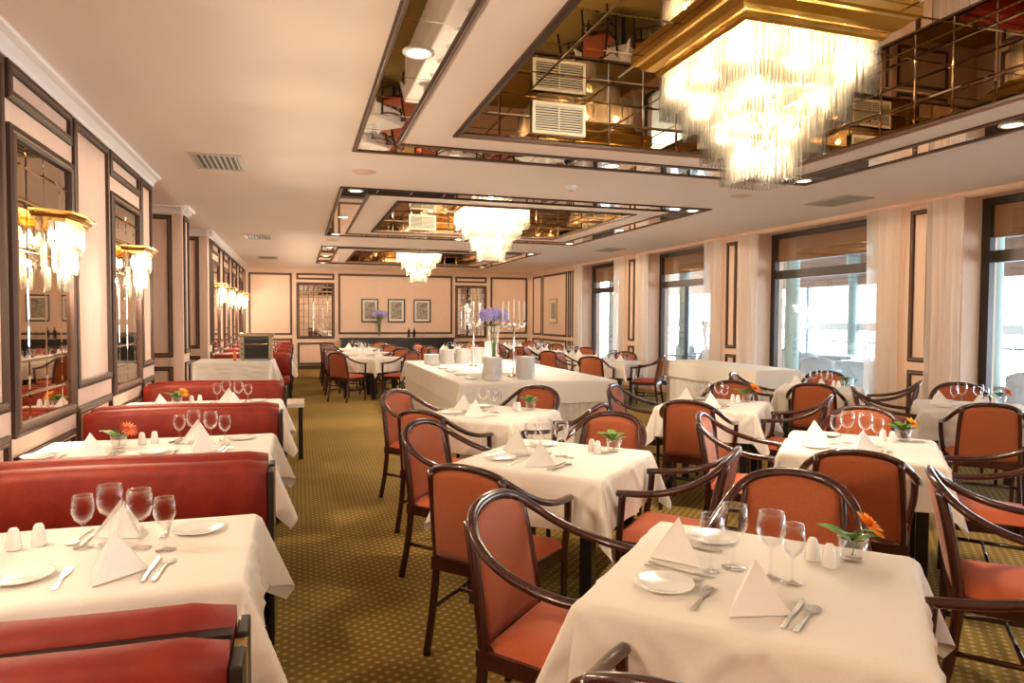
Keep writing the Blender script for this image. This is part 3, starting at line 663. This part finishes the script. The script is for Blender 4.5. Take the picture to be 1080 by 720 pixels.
def chair(x,y,side,desc,d=.635,jit=0,off=0,label=None):
    dx,dy=DIRV[side]; dx/=2**.5; dy/=2**.5; px=x+dx*d-dy*off; py=y+dy*d+dx*off
    rz=math.atan2(-dy,-dx)-PI/2+jit
    put(CH,(px,py,0),rz,label or 'coral armchair at the %s of %s'%(SIDE[side],desc))
D={'T1':'the nearest front right table','T2':'the second table along the aisle','T3':'the third aisle table, before the buffet','T4':'the table with yellow flowers, right','T5':'the table with one big orange bloom','T6':'the table below the wide window','T7':'the table under the rightmost window','T8':'the table beyond the right edge'}
POS={'T1':(1.283,1.66),'T2':(1.33,3.44),'T3':(1.44,5.20),'T4':(3.2,3.25),'T5':(3.5,5.2),'T6':(5.45,6.1),'T7':(5.6,4.45),'T8':(3.19,1.52)}
fl={'T1':'orange','T2':'green','T3':'green','T4':'yellow','T5':'orange','T6':'green','T7':'coral'}
for i,(k,(x,y)) in enumerate(POS.items()): table(k,x,y,i%3,D[k],fl.get(k),n=(i*3)%4,full=k!='T8',glasses=k!='T8')
for k in ('T1','T2','T3','T4','T5','T6','T7'):
    for s in ('SW','NW','NE','SE'):
        if k=='T7' and s=='SE': continue
        chair(*POS[k],s,D[k],jit=random.uniform(-.06,.06),d=.60 if s=='NW' and k in ('T1','T2') else .635)
chair(*POS['T8'],'NW',D['T8'],label='coral armchair at the right edge, its back toward the nearest front right table')
# far tables
FAR=[('A',1.3,12.95),('A',1.3,14.75),('A',1.3,16.55),('B',3.35,13.4),('B',3.35,15.3),('C',5.2,10.9),('C',5.2,12.75),('C',5.2,14.6),('C',5.2,16.5)]
cnt={}
for i,(c,x,y) in enumerate(FAR):
    cnt[c]=cnt.get(c,0)+1; d={'A':'the far-left row','B':'the row behind the buffet','C':'the window row'}[c]; d='the %s table of %s'%(('nearest','second','third','last')[cnt[c]-1],d)
    table(c,x,y,i%3,d,'green' if i%2 else None,n=i%4,full=False)
    for s in ('SW','NW','NE','SE'):
        chair(x,y,s,d,jit=random.uniform(-.1,.1),d=.66)
# ------------------------------------------------------------------ booths
XB0,XB1=XL+.03,-.14
def bench():
    t=empty('booth_bench',label='x',cat='bench',group='red double booth benches'); 
    def back(y0,y1,z1):
        bm=bmesh.new(); prof=[(y0,.40),(y0,z1-.05),(y0+.012,z1-.018),((y0+y1)/2,z1),(y1-.012,z1-.018),(y1,z1-.05),(y1,.40)]
        xs=lin(XB0,XB1,14); L=[]
        for x in xs:
            e=min(1,(x-XB0)/.06,(XB1-x)/.03); e=max(0,e)**.5; sag=.006*math.sin(x*5)
            L.append([bm.verts.new((x,y0+(yy-y0)*1 if 0 else (y0+y1)/2+(yy-(y0+y1)/2)*(.8+.2*e),.40+(z-.40)*(.965+.035*e)+sag*(z>.6))) for yy,z in prof])
        for a,b in zip(L,L[1:]):
            for k in range(len(prof)): bm.faces.new((a[k],a[(k+1)%len(prof)],b[(k+1)%len(prof)],b[k]))
        bm.faces.new(L[0]); bm.faces.new(L[-1]); return finish('backrest',bm,'red',t,True)
    back(-.135,-.02,.855); back(.02,.135,.865)
    for s in (-1,1):
        y0,y1=sorted((s*.13,s*.52)); bm=bmesh.new(); box(bm,XB0,XB1,y0,y1,.34,.46,bev=.03); finish('seat',bm,'red',t,True)
        bm=bmesh.new(); y0,y1=sorted((s*.13,s*.49)); box(bm,XB0,XB1-.02,y0,y1,.05,.34); finish('base',bm,'blackwood',t)
    boxobj('core',(XB0,XB1,-.02,.02,.05,.82),'blackwood',t)
    for s in (-1,1):
        y0,y1=sorted((s*.03,s*.13)); bm=bmesh.new(); box(bm,XB1+.004,XB1+.03,y0,y1,0,.80,bev=.006); finish('end_post',bm,'blackwood',t)
    boxobj('brass_strip',(XB1+.004,XB1+.03,-.028,.028,.02,.79),'gilt',t)
    return t
BN=bench()
for y,w in ((1.57,'nearest red booth bench, cut by the bottom left corner'),(3.38,'large red booth bench behind the nearest booth table'),(5.33,'red booth bench behind the second booth table with coral bloom'),(7.2,'red booth bench in front of the serving table'),(12.75,'first small red booth bench beyond the serving table'),(14.6,'second small red booth bench on the far left'),(16.4,'third small red booth bench on the far left'),(18.2,'farthest red booth bench by the back wall')): put(BN,(0,y,0),0,w)
bt=table_proto(.60,.34); tag(bt,'x','table','booth tables'); bt.name='booth_table'
bc=finish('tablecloth',cloth_mesh(.605,.345,.30,9,xmin=-.632),'cloth',None,True,recalc=False); tag(bc,'x','tablecloth','cloths on the booth tables')
BT=[(2.40,'the nearest booth table',None,1),(4.28,'the second booth table',"coral",1),(6.22,'the third booth table','yellow',1),(13.68,'the first far booth table',None,0),(15.5,'the second far booth table',None,0),(17.3,'the last far booth table',None,0)]
for y,d,f,full in BT:
    c=(-.77,y); z=TZ+.002; put(bt,(*c,0),0,'black booth table under %s'%d.replace('the ','cloth of the ',1)); put(bc,(*c,0),0,'cream tablecloth on %s'%d)
    setting(c,0,.25,-.20,PI/2,'near aisle place on %s'%d,full=bool(full)); setting(c,0,.20,.22,-PI/2,'far aisle place on %s'%d,full=bool(full))
    if full: setting(c,0,-.30,-.18,PI/2,'near wall-side place on %s'%d,full=True); 
    for g,(px,py),w in ((GS,(.105,.09),'small wine glass farthest left'),(GL,(.175,.12),'large wine glass second from left'),(GL,(.28,.03),'large wine glass third from left'),(GS,(.36,-.01),'small wine glass farthest right')): put(g,(c[0]+px,c[1]+py,z),0,'%s on %s'%(w,d))
    if full: put(SH,(c[0]-.10,c[1]+.13,z),0,'left white shaker of the pair on %s'%d); put(SH,(c[0]-.04,c[1]+.16,z),0,'right white shaker of the pair on %s'%d)
    if f: p=(c[0]-.20,c[1]+.04,z); put(VS,p,0,'small glass tumbler on %s'%d); put(FL[f],(p[0],p[1],z+.001),.2,'%s bloom with leaves in the tumbler on %s'%(f,d))
# side table at the aisle
t=empty('side_table',(-.2,7.68,0),label='small white-topped side table at the aisle end of the booths',cat='side table')
boxobj('tabletop',(-.26,.26,-.24,.24,.55,.59),'porcelain',t,.005)
for sx in (-1,1):
    for sy in (-1,1): boxobj('leg',(sx*.22-.022,sx*.22+.022,sy*.2-.022,sy*.2+.022,0,.55),'blackwood',t)
# serving table with oven
sv=table_proto(.50,.36,h=.85); sv.name='serving_table'; tag(sv,'black serving table under the white cloth, left of the aisle','table'); del sv['group']; sv.location=(-.87,10.64,0)
o=finish('tablecloth',cloth_mesh(.505,.365,.32,21,z=.865,xmin=-.532),'cloth',None,True,recalc=False); tag(o,'white tablecloth on the serving table that carries the toaster oven','tablecloth'); o.location=(-.87,10.64,0)
t=empty('toaster_oven',(-.57,10.50,.868),label='black and brass toaster oven on the serving table',cat='oven')
boxobj('body',(-.20,.20,-.12,.16,.02,.34),'black',t,.004)
boxobj('top_plate',(-.235,.235,-.15,.18,.34,.39),'ovenlid',t,.01)
for s in (-1,1): boxobj('side_column',(s*.195-.028,s*.195+.028,-.145,-.115,.02,.34),'ovenside',t,.004)
dg=boxobj('door_glass',(-.15,.15,-.135,-.121,.05,.30),'dark',t); bm=bmesh.new(); sweep(bm,[(-.15,-.15,.235),(.15,-.15,.235)],.006,n=8); finish('handle',bm,'brass',dg,True)
for sx in (-1,1):
    for sy in (-.08,.12): bm=bmesh.new(); lathe(bm,[(0,0),(.02,0),(.02,.022),(0,.022)],10,(sx*.17,sy)); finish('foot',bm,'silver',t)
for k in range(3): bm=bmesh.new(); lathe(bm,[(0,0),(.012,0),(.012,.014),(0,.016)],10); o=finish('knob',bm,'black',t,True); o.rotation_euler=(PI/2,0,0); o.location=(-.19,-.145,.10+.07*k)
bm=bmesh.new(); lathe(bm,[(0,0),(.025,0),(.025,.09),(.010,.12),(.010,.14),(0,.14)],12); o=tag(finish('sauce_bottle',bm,'coral',None,True),'small orange-red bottle left of the toaster oven','bottle'); o.location=(-.86,10.42,.868)
# ------------------------------------------------------------------ buffet
bx0,bx1,by0,by1=1.70,3.55,7.27,11.3; bz=.78
t=empty('buffet_table',((bx0+bx1)/2,(by0+by1)/2,0),label='long buffet table under white cloths in the middle of the room',cat='table'); hx,hy=(bx1-bx0)/2,(by1-by0)/2
boxobj('tabletop',(-hx+.02,hx-.02,-hy+.02,hy-.02,.73,.765),'blackwood',t)
for sx in (-1,1):
    for sy in (-1,0,1): boxobj('leg',(sx*(hx-.15)-.03,sx*(hx-.15)+.03,sy*(hy-.15)-.03,sy*(hy-.15)+.03,0,.73),'blackwood',t)
o=finish('tablecloth',cloth_mesh(hx,hy,.27,31,z=bz,wave=.5,flare=.06),'cloth',None,True,recalc=False); tag(o,'long white top cloth over the buffet table','tablecloth'); o.location=((bx0+bx1)/2,(by0+by1)/2,0)
def skirt(hx,hy,z0,z1,seed):
    bm=bmesh.new(); per=[]
    def seg(a,b,nrm):
        L=math.dist(a,b); n=int(L/.012)
        for i in range(n):
            q=i/n; s=L*q; w=.012*math.sin(s*2*PI/.085)+.004*math.sin(s*31)
            per.append((a[0]+(b[0]-a[0])*q,a[1]+(b[1]-a[1])*q,nrm,w))
    seg((-hx,-hy),(hx,-hy),(0,-1)); seg((hx,-hy),(hx,hy),(1,0)); seg((hx,hy),(-hx,hy),(0,1)); seg((-hx,hy),(-hx,-hy),(-1,0))
    rows=[]
    for z,k in ((z0,1),( (z0+z1)/2,.8),(z1,.5)): rows.append([bm.verts.new((x+nr[0]*w*k,y+nr[1]*w*k,z)) for x,y,nr,w in per])
    for a,b in zip(rows,rows[1:]):
        for i in range(len(a)): j=(i+1)%len(a); bm.faces.new((a[i],a[j],b[j],b[i]))
    return bm
o=finish('table_skirt',skirt(hx,hy,.02,.755,1),'cloth',None,True); tag(o,'pleated cream floor-length skirt round the buffet table','table skirt'); o.location=((bx0+bx1)/2,(by0+by1)/2,0)
BZ=bz+.003
stk=[(2.12,7.52,19,'left near plate stack on the buffet'),(2.56,7.64,19,'right near plate stack on the buffet'),(1.94,10.3,11,'leftmost far plate stack on the buffet'),(2.18,10.3,16,'second far plate stack on the buffet'),(2.42,10.3,17,'third far plate stack on the buffet'),(2.68,10.35,18,'fourth far plate stack on the buffet')]
for x,y,n,w in stk:
    for i in range(n): put(DP,(x+random.uniform(-.002,.002),y+random.uniform(-.002,.002),BZ+i*.0135),0,'%s white plate in the %s'%('topmost' if i==n-1 else ('lowest' if i==0 else 'middle'),w),'dinner plates in the %s'%w)
CP=lobj('soup_bowl',[(0,.004),(.04,.004),(.075,.03),(.085,.05),(.082,.05),(.07,.034),(.035,.001),(0,.001)],'porcelain',24,cat='bowl',group='stacked white bowls on the buffet')
for x,y in ((2.90,10.45),(2.99,10.62)):
    for i in range(14): put(CP,(x,y,BZ+i*.0215),0,'%s white bowl in the %s bowl stack on the buffet'%('topmost' if i==13 else 'lower','left' if x<2.95 else 'right'),'white bowls in the %s stack'%('left' if x<2.95 else 'right'))
for i,y in enumerate((7.7,8.25,8.8,9.35,9.9)):
    w=('nearest','second','middle','fourth','farthest')[i]; put(PL,(1.92,y,BZ),0,'white side plate, %s of five along the left edge of the buffet'%w); put(SN,(1.92,y,BZ+.012),1.2,'serving spoon resting on the %s side plate along the buffet edge'%w)
def candelabra():
    t=empty('candelabra',label='x',cat='candelabra',group='silver candelabras on the buffet')
    bm=bmesh.new(); lathe(bm,[(0,0),(.075,0),(.078,.008),(.05,.02),(.02,.035),(.014,.06),(.018,.09),(.011,.12),(.010,.30),(.016,.32),(.010,.34),(.009,.60),(.02,.62),(.012,.65),(.016,.69),(0,.70)],16); finish('stem',bm,'silverware',t,True)
    tips=[]
    for k in range(4):
        a=PI/4*0+k*PI/2+.25; c,s=math.cos(a),math.sin(a); bm=bmesh.new(); r=.155 if k%2==0 else .12
        sweep(bm,cr([(0,0,.60),(c*r*.3,s*r*.3,.585),(c*r*.6,s*r*.6,.60),(c*r*.55,s*r*.55,.63),(c*r*.8,s*r*.8,.60),(c*r,s*r,.62),(c*r,s*r,.65)],4),.006,n=6); 
        lathe(bm,[(0,.645),(.022,.65),(.026,.66),(.012,.665),(.012,.68),(0,.68)],10,(c*r,s*r)); finish('arm',bm,'silverware',t,True); tips.append((c*r,s*r,.67))
    tips.append((0,0,.70))
    for x,y,z in tips: bm=bmesh.new(); lathe(bm,[(0,z),(.0105,z),(.009,z+.235),(.003,z+.25),(0,z+.25)],8,(x,y)); finish('candle',bm,'candle',t,True)
    return t
CD=candelabra(); put(CD,(2.49,7.88,BZ),0,'tall silver candelabra with white candles behind the right near plate stack'); put(CD,(2.46,9.75,BZ),.5,'farther silver candelabra, left of the hydrangea vase')
def tallvase(hv,r,loc,lab,lf,n=5,R0=.085):
    bm=bmesh.new(); lathe(bm,[(0,.003),(r*.7,.003),(r*.72,.01),(r*.65,.05),(r*1.1,hv),(r*1.03,hv),(r*.58,.06),(0,.05)],20); o=tag(finish('glass_vase',bm,'wineglass',None,True),lab,'vase'); o.location=loc
    t=empty('hydrangea_bouquet',loc,label=lf,cat='flowers'); rnd=random.Random(n)
    bm=bmesh.new(); heads=[]
    for k in range(n):
        a=2*PI*k/n; q=(math.cos(a)*R0*1.6,math.sin(a)*R0*1.6,hv+.13+.02*rnd.random()) if k<n-1 else (0,0,hv+.17)
        heads.append(q); sweep(bm,cr([(math.cos(a)*.01,math.sin(a)*.01,.07),(math.cos(a)*r*.5,math.sin(a)*r*.5,hv*.7),(q[0]*.6,q[1]*.6,hv+.03),q],4),.005,n=5)
    finish('stems',bm,'stem',t,True)
    bm=bmesh.new()
    for k in range(12): a=k*.9; leafp(bm,(math.cos(a)*r*.5,math.sin(a)*r*.5,hv-.01+.01*(k%3)),(math.cos(a),math.sin(a),.5),.13,.035,0,.5)
    for k in range(6): a=k*1.1; leafp(bm,(0,0,.12+.04*k),(math.cos(a)*.25,math.sin(a)*.25,1),.12,.02,0,0)
    finish('foliage',bm,'leaf',t,True,recalc=False)
    for hx_,hy_,hz_ in heads:
        bm=bmesh.new()
        for i in range(90):
            z=1-2*(i+.5)/90; ph=i*2.39996; rr=math.sqrt(1-z*z); d=Vector((rr*math.cos(ph),rr*math.sin(ph),z)); c=d*R0*(.86+.14*rnd.random()); s=d.cross((0,0,1)); s=(s if s.length>.1 else Vector((1,0,0))).normalized(); u=s.cross(d); w=.016
            vs=[bm.verts.new(c+(s*math.cos(q*PI/2)+u*math.sin(q*PI/2))*w+d*.004) for q in range(4)]; m_=bm.verts.new(c-d*.004)
            for q in range(4): bm.faces.new((m_,vs[q],vs[(q+1)%4]))
        r_=bmesh.ops.create_uvsphere(bm,u_segments=10,v_segments=8,radius=R0*.84); bmesh.ops.translate(bm,verts=bm.verts,vec=(hx_,hy_,hz_)); finish('flower_head',bm,'violet',t,False,recalc=False)
tallvase(.60,.075,(2.53,8.9,BZ),'tall clear glass vase on the buffet between the candelabras','lilac hydrangea bouquet in the tall vase on the buffet')
# ------------------------------------------------------------------ window sideboard
t=empty('window_side_table',(6.3,9.05,0),label='long side table under a cloth below the wall between the windows',cat='table'); boxobj('tabletop',(-.33,.33,-1.18,1.18,.75,.785),'blackwood',t)
for sx in (-1,1):
    for sy in (-1,1): boxobj('leg',(sx*.27-.03,sx*.27+.03,sy*1.1-.03,sy*1.1+.03,0,.75),'blackwood',t)
o=finish('tablecloth',cloth_mesh(.34,1.2,.28,41,z=.80,wave=.5),'cloth',None,True,recalc=False); tag(o,'white top cloth on the long side table by the windows','tablecloth'); o.location=(6.3,9.05,0)
o=finish('table_skirt',skirt(.335,1.19,.02,.785,2),'cloth',None,True); tag(o,'floor-length pleated skirt round the side table by the windows','table skirt'); o.location=(6.3,9.05,0)
# ------------------------------------------------------------------ back wall: console, pictures
t=empty('console_sideboard',(2.79,20.07,0),label='long black console sideboard under the three engravings',cat='sideboard')
boxobj('body',(-1.62,1.62,-.20,.2,.06,.86),'blackwood',t); boxobj('top',(-1.66,1.66,-.22,.21,.86,.90),'blackwood',t,.005); boxobj('plinth',(-1.6,1.6,-.16,.2,0,.06),'black',t)
for i in range(6): boxobj('door',(-1.58+i*.53,-1.58+i*.53+.51,-.215,-.2,.12,.83),'blackwood',t,.004)
tag(boxobj('table_runner',(2.9,4.1,19.9,20.15,.901,.904),'napkin'),'white runner on the black console','runner')
tallvase(.55,.06,(2.25,20.05,.902),'tall glass vase on the console by the back wall','lilac flower bouquet on the console by the back wall',4,.09)
bt_=lobj('wine_bottle',[(0,0),(.037,0),(.038,.18),(.03,.21),(.014,.24),(.013,.30),(0,.30)],'bottle',16,cat='bottle',group='dark bottles on the console')
put(bt_,(3.10,20.03,.905),0,'left dark wine bottle on the console'); put(bt_,(3.26,20.03,.905),0,'right dark wine bottle on the console')
bm=bmesh.new(); lathe(bm,[(0,0),(.06,0),(.07,.02),(.07,.14),(.05,.16),(.02,.18),(0,.19)],16); o=tag(finish('glass_jar',bm,'wineglass',None,True),'glass jar right of the bottles on the console','jar'); o.location=(3.5,20.0,.905)
def picture(B,u0,u1,v0,v1,label,fm='black',m=.09,group=None):
    o,u,v,n=B; t=empty('framed_picture',o+u*((u0+u1)/2)+v*v0,label=label,cat='picture',group=group); a=(u1-u0)/2; h=v1-v0; B2=(Vector((0,0,0)),u,v,n)
    bm=bmesh.new(); frame(bm,B2,-a,a,0,h,[(0,0),(0,.025),(.035,.03),(.042,.006)],[0,0,0]); finish('frame',bm,fm,t)
    bm=bmesh.new(); bm.faces.new([bm.verts.new(u*x+v*y+n*.008) for x,y in((-a+.04,.04),(a-.04,.04),(a-.04,h-.04),(-a+.04,h-.04))]); finish('mat_board',bm,'mat',t)
    bm=bmesh.new(); bm.faces.new([bm.verts.new(u*x+v*y+n*.010) for x,y in((-a+m,m*1.1),(a-m,m*1.1),(a-m,h-m),(-a+m,h-m))]); finish('print',bm,'print',t)
for a,b,w in ((1.76,2.25,'left'),(2.52,3.03,'middle'),(3.28,3.80,'right')): picture(Bb,a,b,1.34,2.03,'black framed engraving, %s of the three on the back wall'%w,group='black framed engravings')
picture(BR,18.05,18.65,1.34,2.05,'gilt framed picture on the far right wall panel','gilt',.12)
# ------------------------------------------------------------------ terrace outside
struct('terrace_floor',(7.5,16,-6,24,-.12,-.02),'stone').name='floor_terrace'
bm=bmesh.new(); box(bm,7.5,13.2,-6,24,2.95,3.1); tag(finish('ceiling_terrace',bm,'outceil'),kind='structure')
bm=bmesh.new(); box(bm,12.0,12.3,-6,24,2.28,2.95); tag(finish('trim_terrace_beam',bm,'beam'),kind='structure')
bm=bmesh.new(); box(bm,8.9,9.1,-6,24,2.72,2.95); tag(finish('trim_terrace_beam_inner',bm,'beam'),kind='structure')
bm=bmesh.new(); lathe(bm,[(.17,-.02),(.17,.1),(.13,.14),(.12,2.6),(.17,2.7),(.17,2.95)],20); tc=tag(finish('terrace_column',bm,'outcol',None,True),'x','column','pale green columns on the terrace')
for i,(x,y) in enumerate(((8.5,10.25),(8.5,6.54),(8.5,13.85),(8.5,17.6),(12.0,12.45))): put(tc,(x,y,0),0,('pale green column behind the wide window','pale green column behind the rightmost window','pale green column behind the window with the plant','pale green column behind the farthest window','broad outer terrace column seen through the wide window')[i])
bm=bmesh.new(); box(bm,-.04,.04,-.04,.04,-.02,2.45); ps=tag(finish('terrace_post',bm,'outframe'),'x','post','slim blue-grey terrace posts')
for i,y in enumerate((7.6,10.2,14.0,16.6,19.6,23.2)): put(ps,(12.1,y,0),0,'slim blue-grey post of the outer terrace glazing, %s from the right'%('first','second','third','fourth','fifth','last')[i])
tag(boxobj('terrace_glazing_rail',(12.05,12.15,-6,24,1.24,1.42),'porcelain'),'broad pale horizontal bar across the outer terrace glazing','rail')
t=empty('terrace_railing',(13.0,9,0),label='iron railing with thin balusters at the edge of the terrace',cat='railing'); bm=bmesh.new(); box(bm,-.02,.02,-15,15,.93,.97); finish('top_rail',bm,'rail',t); bm=bmesh.new(); box(bm,-.015,.015,-15,15,.08,.11); finish('bottom_rail',bm,'rail',t)
bb=None
ys_=[4+i*.13 for i in range(100)]
for y in ys_:
    if bb is None: bb=boxobj('baluster',(-.008,.008,-.008,.008,.11,.93),'rail',t); bb.location=(0,y-9,0)
    else: c=bb.copy(); COL.objects.link(c); c.location=(0,y-9,0)
bm=bmesh.new()
for i in range(70):
    y=4-.13*(i+1) if i<30 else 17+(i-30)*.13
    box(bm,-.008,.008,y-9-.008,y-9+.008,.11,.93)
tag(finish('baluster',bm,'rail',t),kind='stuff')
def out_chair():
    t=empty('terrace_chair',label='x',cat='chair',group='white terrace chairs')
    bm=bmesh.new(); box(bm,-.24,.24,-.22,.24,.40,.47,bev=.02); finish('seat',bm,'outwhite',t,True)
    bm=bmesh.new(); g=[]
    for off in (0,-.03):
        rows=[]
        for j in range(7):
            row=[]
            for i in range(9):
                u=-1+2*i/8; z=.40+(.48-.07*abs(u)**3)*j/6; row.append(bm.verts.new((u*.25,-.24-.06*j/6+.07*u*u+off,z)))
            rows.append(row)
        g.append(rows)
        for j in range(6):
            for i in range(8): bm.faces.new((rows[j][i],rows[j][i+1],rows[j+1][i+1],rows[j+1][i]))
    for j in range(6):
        for i in (0,8): bm.faces.new((g[0][j][i],g[0][j+1][i],g[1][j+1][i],g[1][j][i]))
    for i in range(8): bm.faces.new((g[0][6][i],g[0][6][i+1],g[1][6][i+1],g[1][6][i]))
    finish('backrest',bm,'outwhite',t,True)
    for s in (-1,1):
        bm=bmesh.new(); sweep(bm,cr([(s*.25,-.2,.66),(s*.29,0,.65),(s*.28,.2,.63)],4),.022,n=6); finish('armrest',bm,'outwhite',t,True)
        for y in (-.2,.2): bm=bmesh.new(); sweep(bm,[(s*.26,y,.64),(s*.24,y*1.05,-.02)],.016,n=6); finish('leg',bm,'outwhite',t,True)
    return t
OC=out_chair()
ot=table_proto(.42,.42); ot.name='terrace_table'; tag(ot,'x','table','terrace tables')
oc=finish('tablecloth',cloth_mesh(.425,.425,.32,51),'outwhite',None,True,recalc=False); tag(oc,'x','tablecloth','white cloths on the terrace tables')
k=0
for x,y,w in ((8.85,8.15,'terrace table behind the wide window, nearest'),(10.1,10.1,'terrace table behind the wide window, middle'),(11.2,12.0,'terrace table behind the wide window, farthest'),(9.5,5.4,'terrace table behind the rightmost window'),(10.2,14.6,'terrace table behind the plant window')):
    put(ot,(x,y,-.02),.4,'small dark table of the %s'%w); put(oc,(x,y,-.02),.4,'white cloth on the %s'%w)
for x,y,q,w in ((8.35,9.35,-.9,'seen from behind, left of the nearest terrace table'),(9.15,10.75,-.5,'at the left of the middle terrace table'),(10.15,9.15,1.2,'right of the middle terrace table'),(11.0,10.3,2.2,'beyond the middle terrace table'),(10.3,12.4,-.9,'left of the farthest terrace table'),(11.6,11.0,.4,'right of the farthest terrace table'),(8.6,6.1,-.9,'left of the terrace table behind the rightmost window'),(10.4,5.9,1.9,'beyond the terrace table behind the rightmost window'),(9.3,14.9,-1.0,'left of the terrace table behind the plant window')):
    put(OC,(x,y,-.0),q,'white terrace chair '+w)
# plant outside
t=empty('potted_plant',(8.2,12.55,-.02),label='tall leafy potted plant on the terrace behind the third window',cat='plant'); bm=bmesh.new(); lathe(bm,[(0,0),(.14,0),(.18,.3),(.16,.3),(.13,.27),(0,.27)],16); finish('pot',bm,'outframe',t,True)
bm=bmesh.new(); rnd=random.Random(5)
for i in range(46): a=rnd.uniform(0,6.3); z=.5+.9*rnd.random(); leafp(bm,(0.02*math.cos(a),.02*math.sin(a),z),(math.cos(a),math.sin(a),.5+rnd.random()),.32+.15*rnd.random(),.022,0,.5)
finish('leaves',bm,'leaf',t,True,recalc=False); bm=bmesh.new(); sweep(bm,[(0,0,.25),(0.01,0,.9),(0,.02,1.4)],.014,n=6); finish('trunk',bm,'stem',t,True)
t=empty('round_terrace_table',(8.0,13.1,-.02),label='small dark round table on the terrace beside the plant',cat='table'); bm=bmesh.new(); lathe(bm,[(0,.70),(.3,.70),(.3,.73),(0,.73)],24); finish('tabletop',bm,'rail',t); bm=bmesh.new(); lathe(bm,[(0,0),(.16,0),(.16,.02),(.02,.04),(.02,.70)],16); finish('base',bm,'rail',t)
# ------------------------------------------------------------------ world, camera
w=bpy.data.worlds.new('sky'); bpy.context.scene.world=w; w.use_nodes=True; N=w.node_tree.nodes; L=w.node_tree.links; bg=N['Background']
bg.inputs[0].default_value=(.74,.87,1.0,1); bg.inputs[1].default_value=5.4
cam=bpy.data.cameras.new('camera'); co=bpy.data.objects.new('camera',cam); COL.objects.link(co); cam.lens=24; cam.sensor_width=36; cam.clip_start=.05
ya,pi_,ro=R(17.4),R(2.0),R(.3)
f=Vector((math.sin(ya)*math.cos(pi_),math.cos(ya)*math.cos(pi_),-math.sin(pi_))); r=Vector((math.cos(ya),-math.sin(ya),0)); u=Vector((math.sin(ya)*math.sin(pi_),math.cos(ya)*math.sin(pi_),math.cos(pi_)))
r2=r*math.cos(ro)+u*math.sin(ro); u2=-r*math.sin(ro)+u*math.cos(ro)
mm=Matrix((r2,u2,-f)).transposed().to_4x4(); mm.translation=Vector((0,0,1.5)); co.matrix_world=mm
S=bpy.context.scene; S.camera=co
S.view_settings.view_transform='Standard'; S.view_settings.look='None'; S.view_settings.gamma=1; S.view_settings.exposure=1.68; S.view_settings.use_curve_mapping=False
try:
    S.cycles.max_bounces=10; S.cycles.transparent_max_bounces=24; S.cycles.diffuse_bounces=5; S.cycles.caustics_reflective=False; S.cycles.caustics_refractive=False
except Exception: pass
# drop prototypes that were never placed
for o in list(bpy.data.objects):
    if o.parent is None and o.get('label')=='x':
        for c in list(o.children): bpy.data.objects.remove(c)
        bpy.data.objects.remove(o)
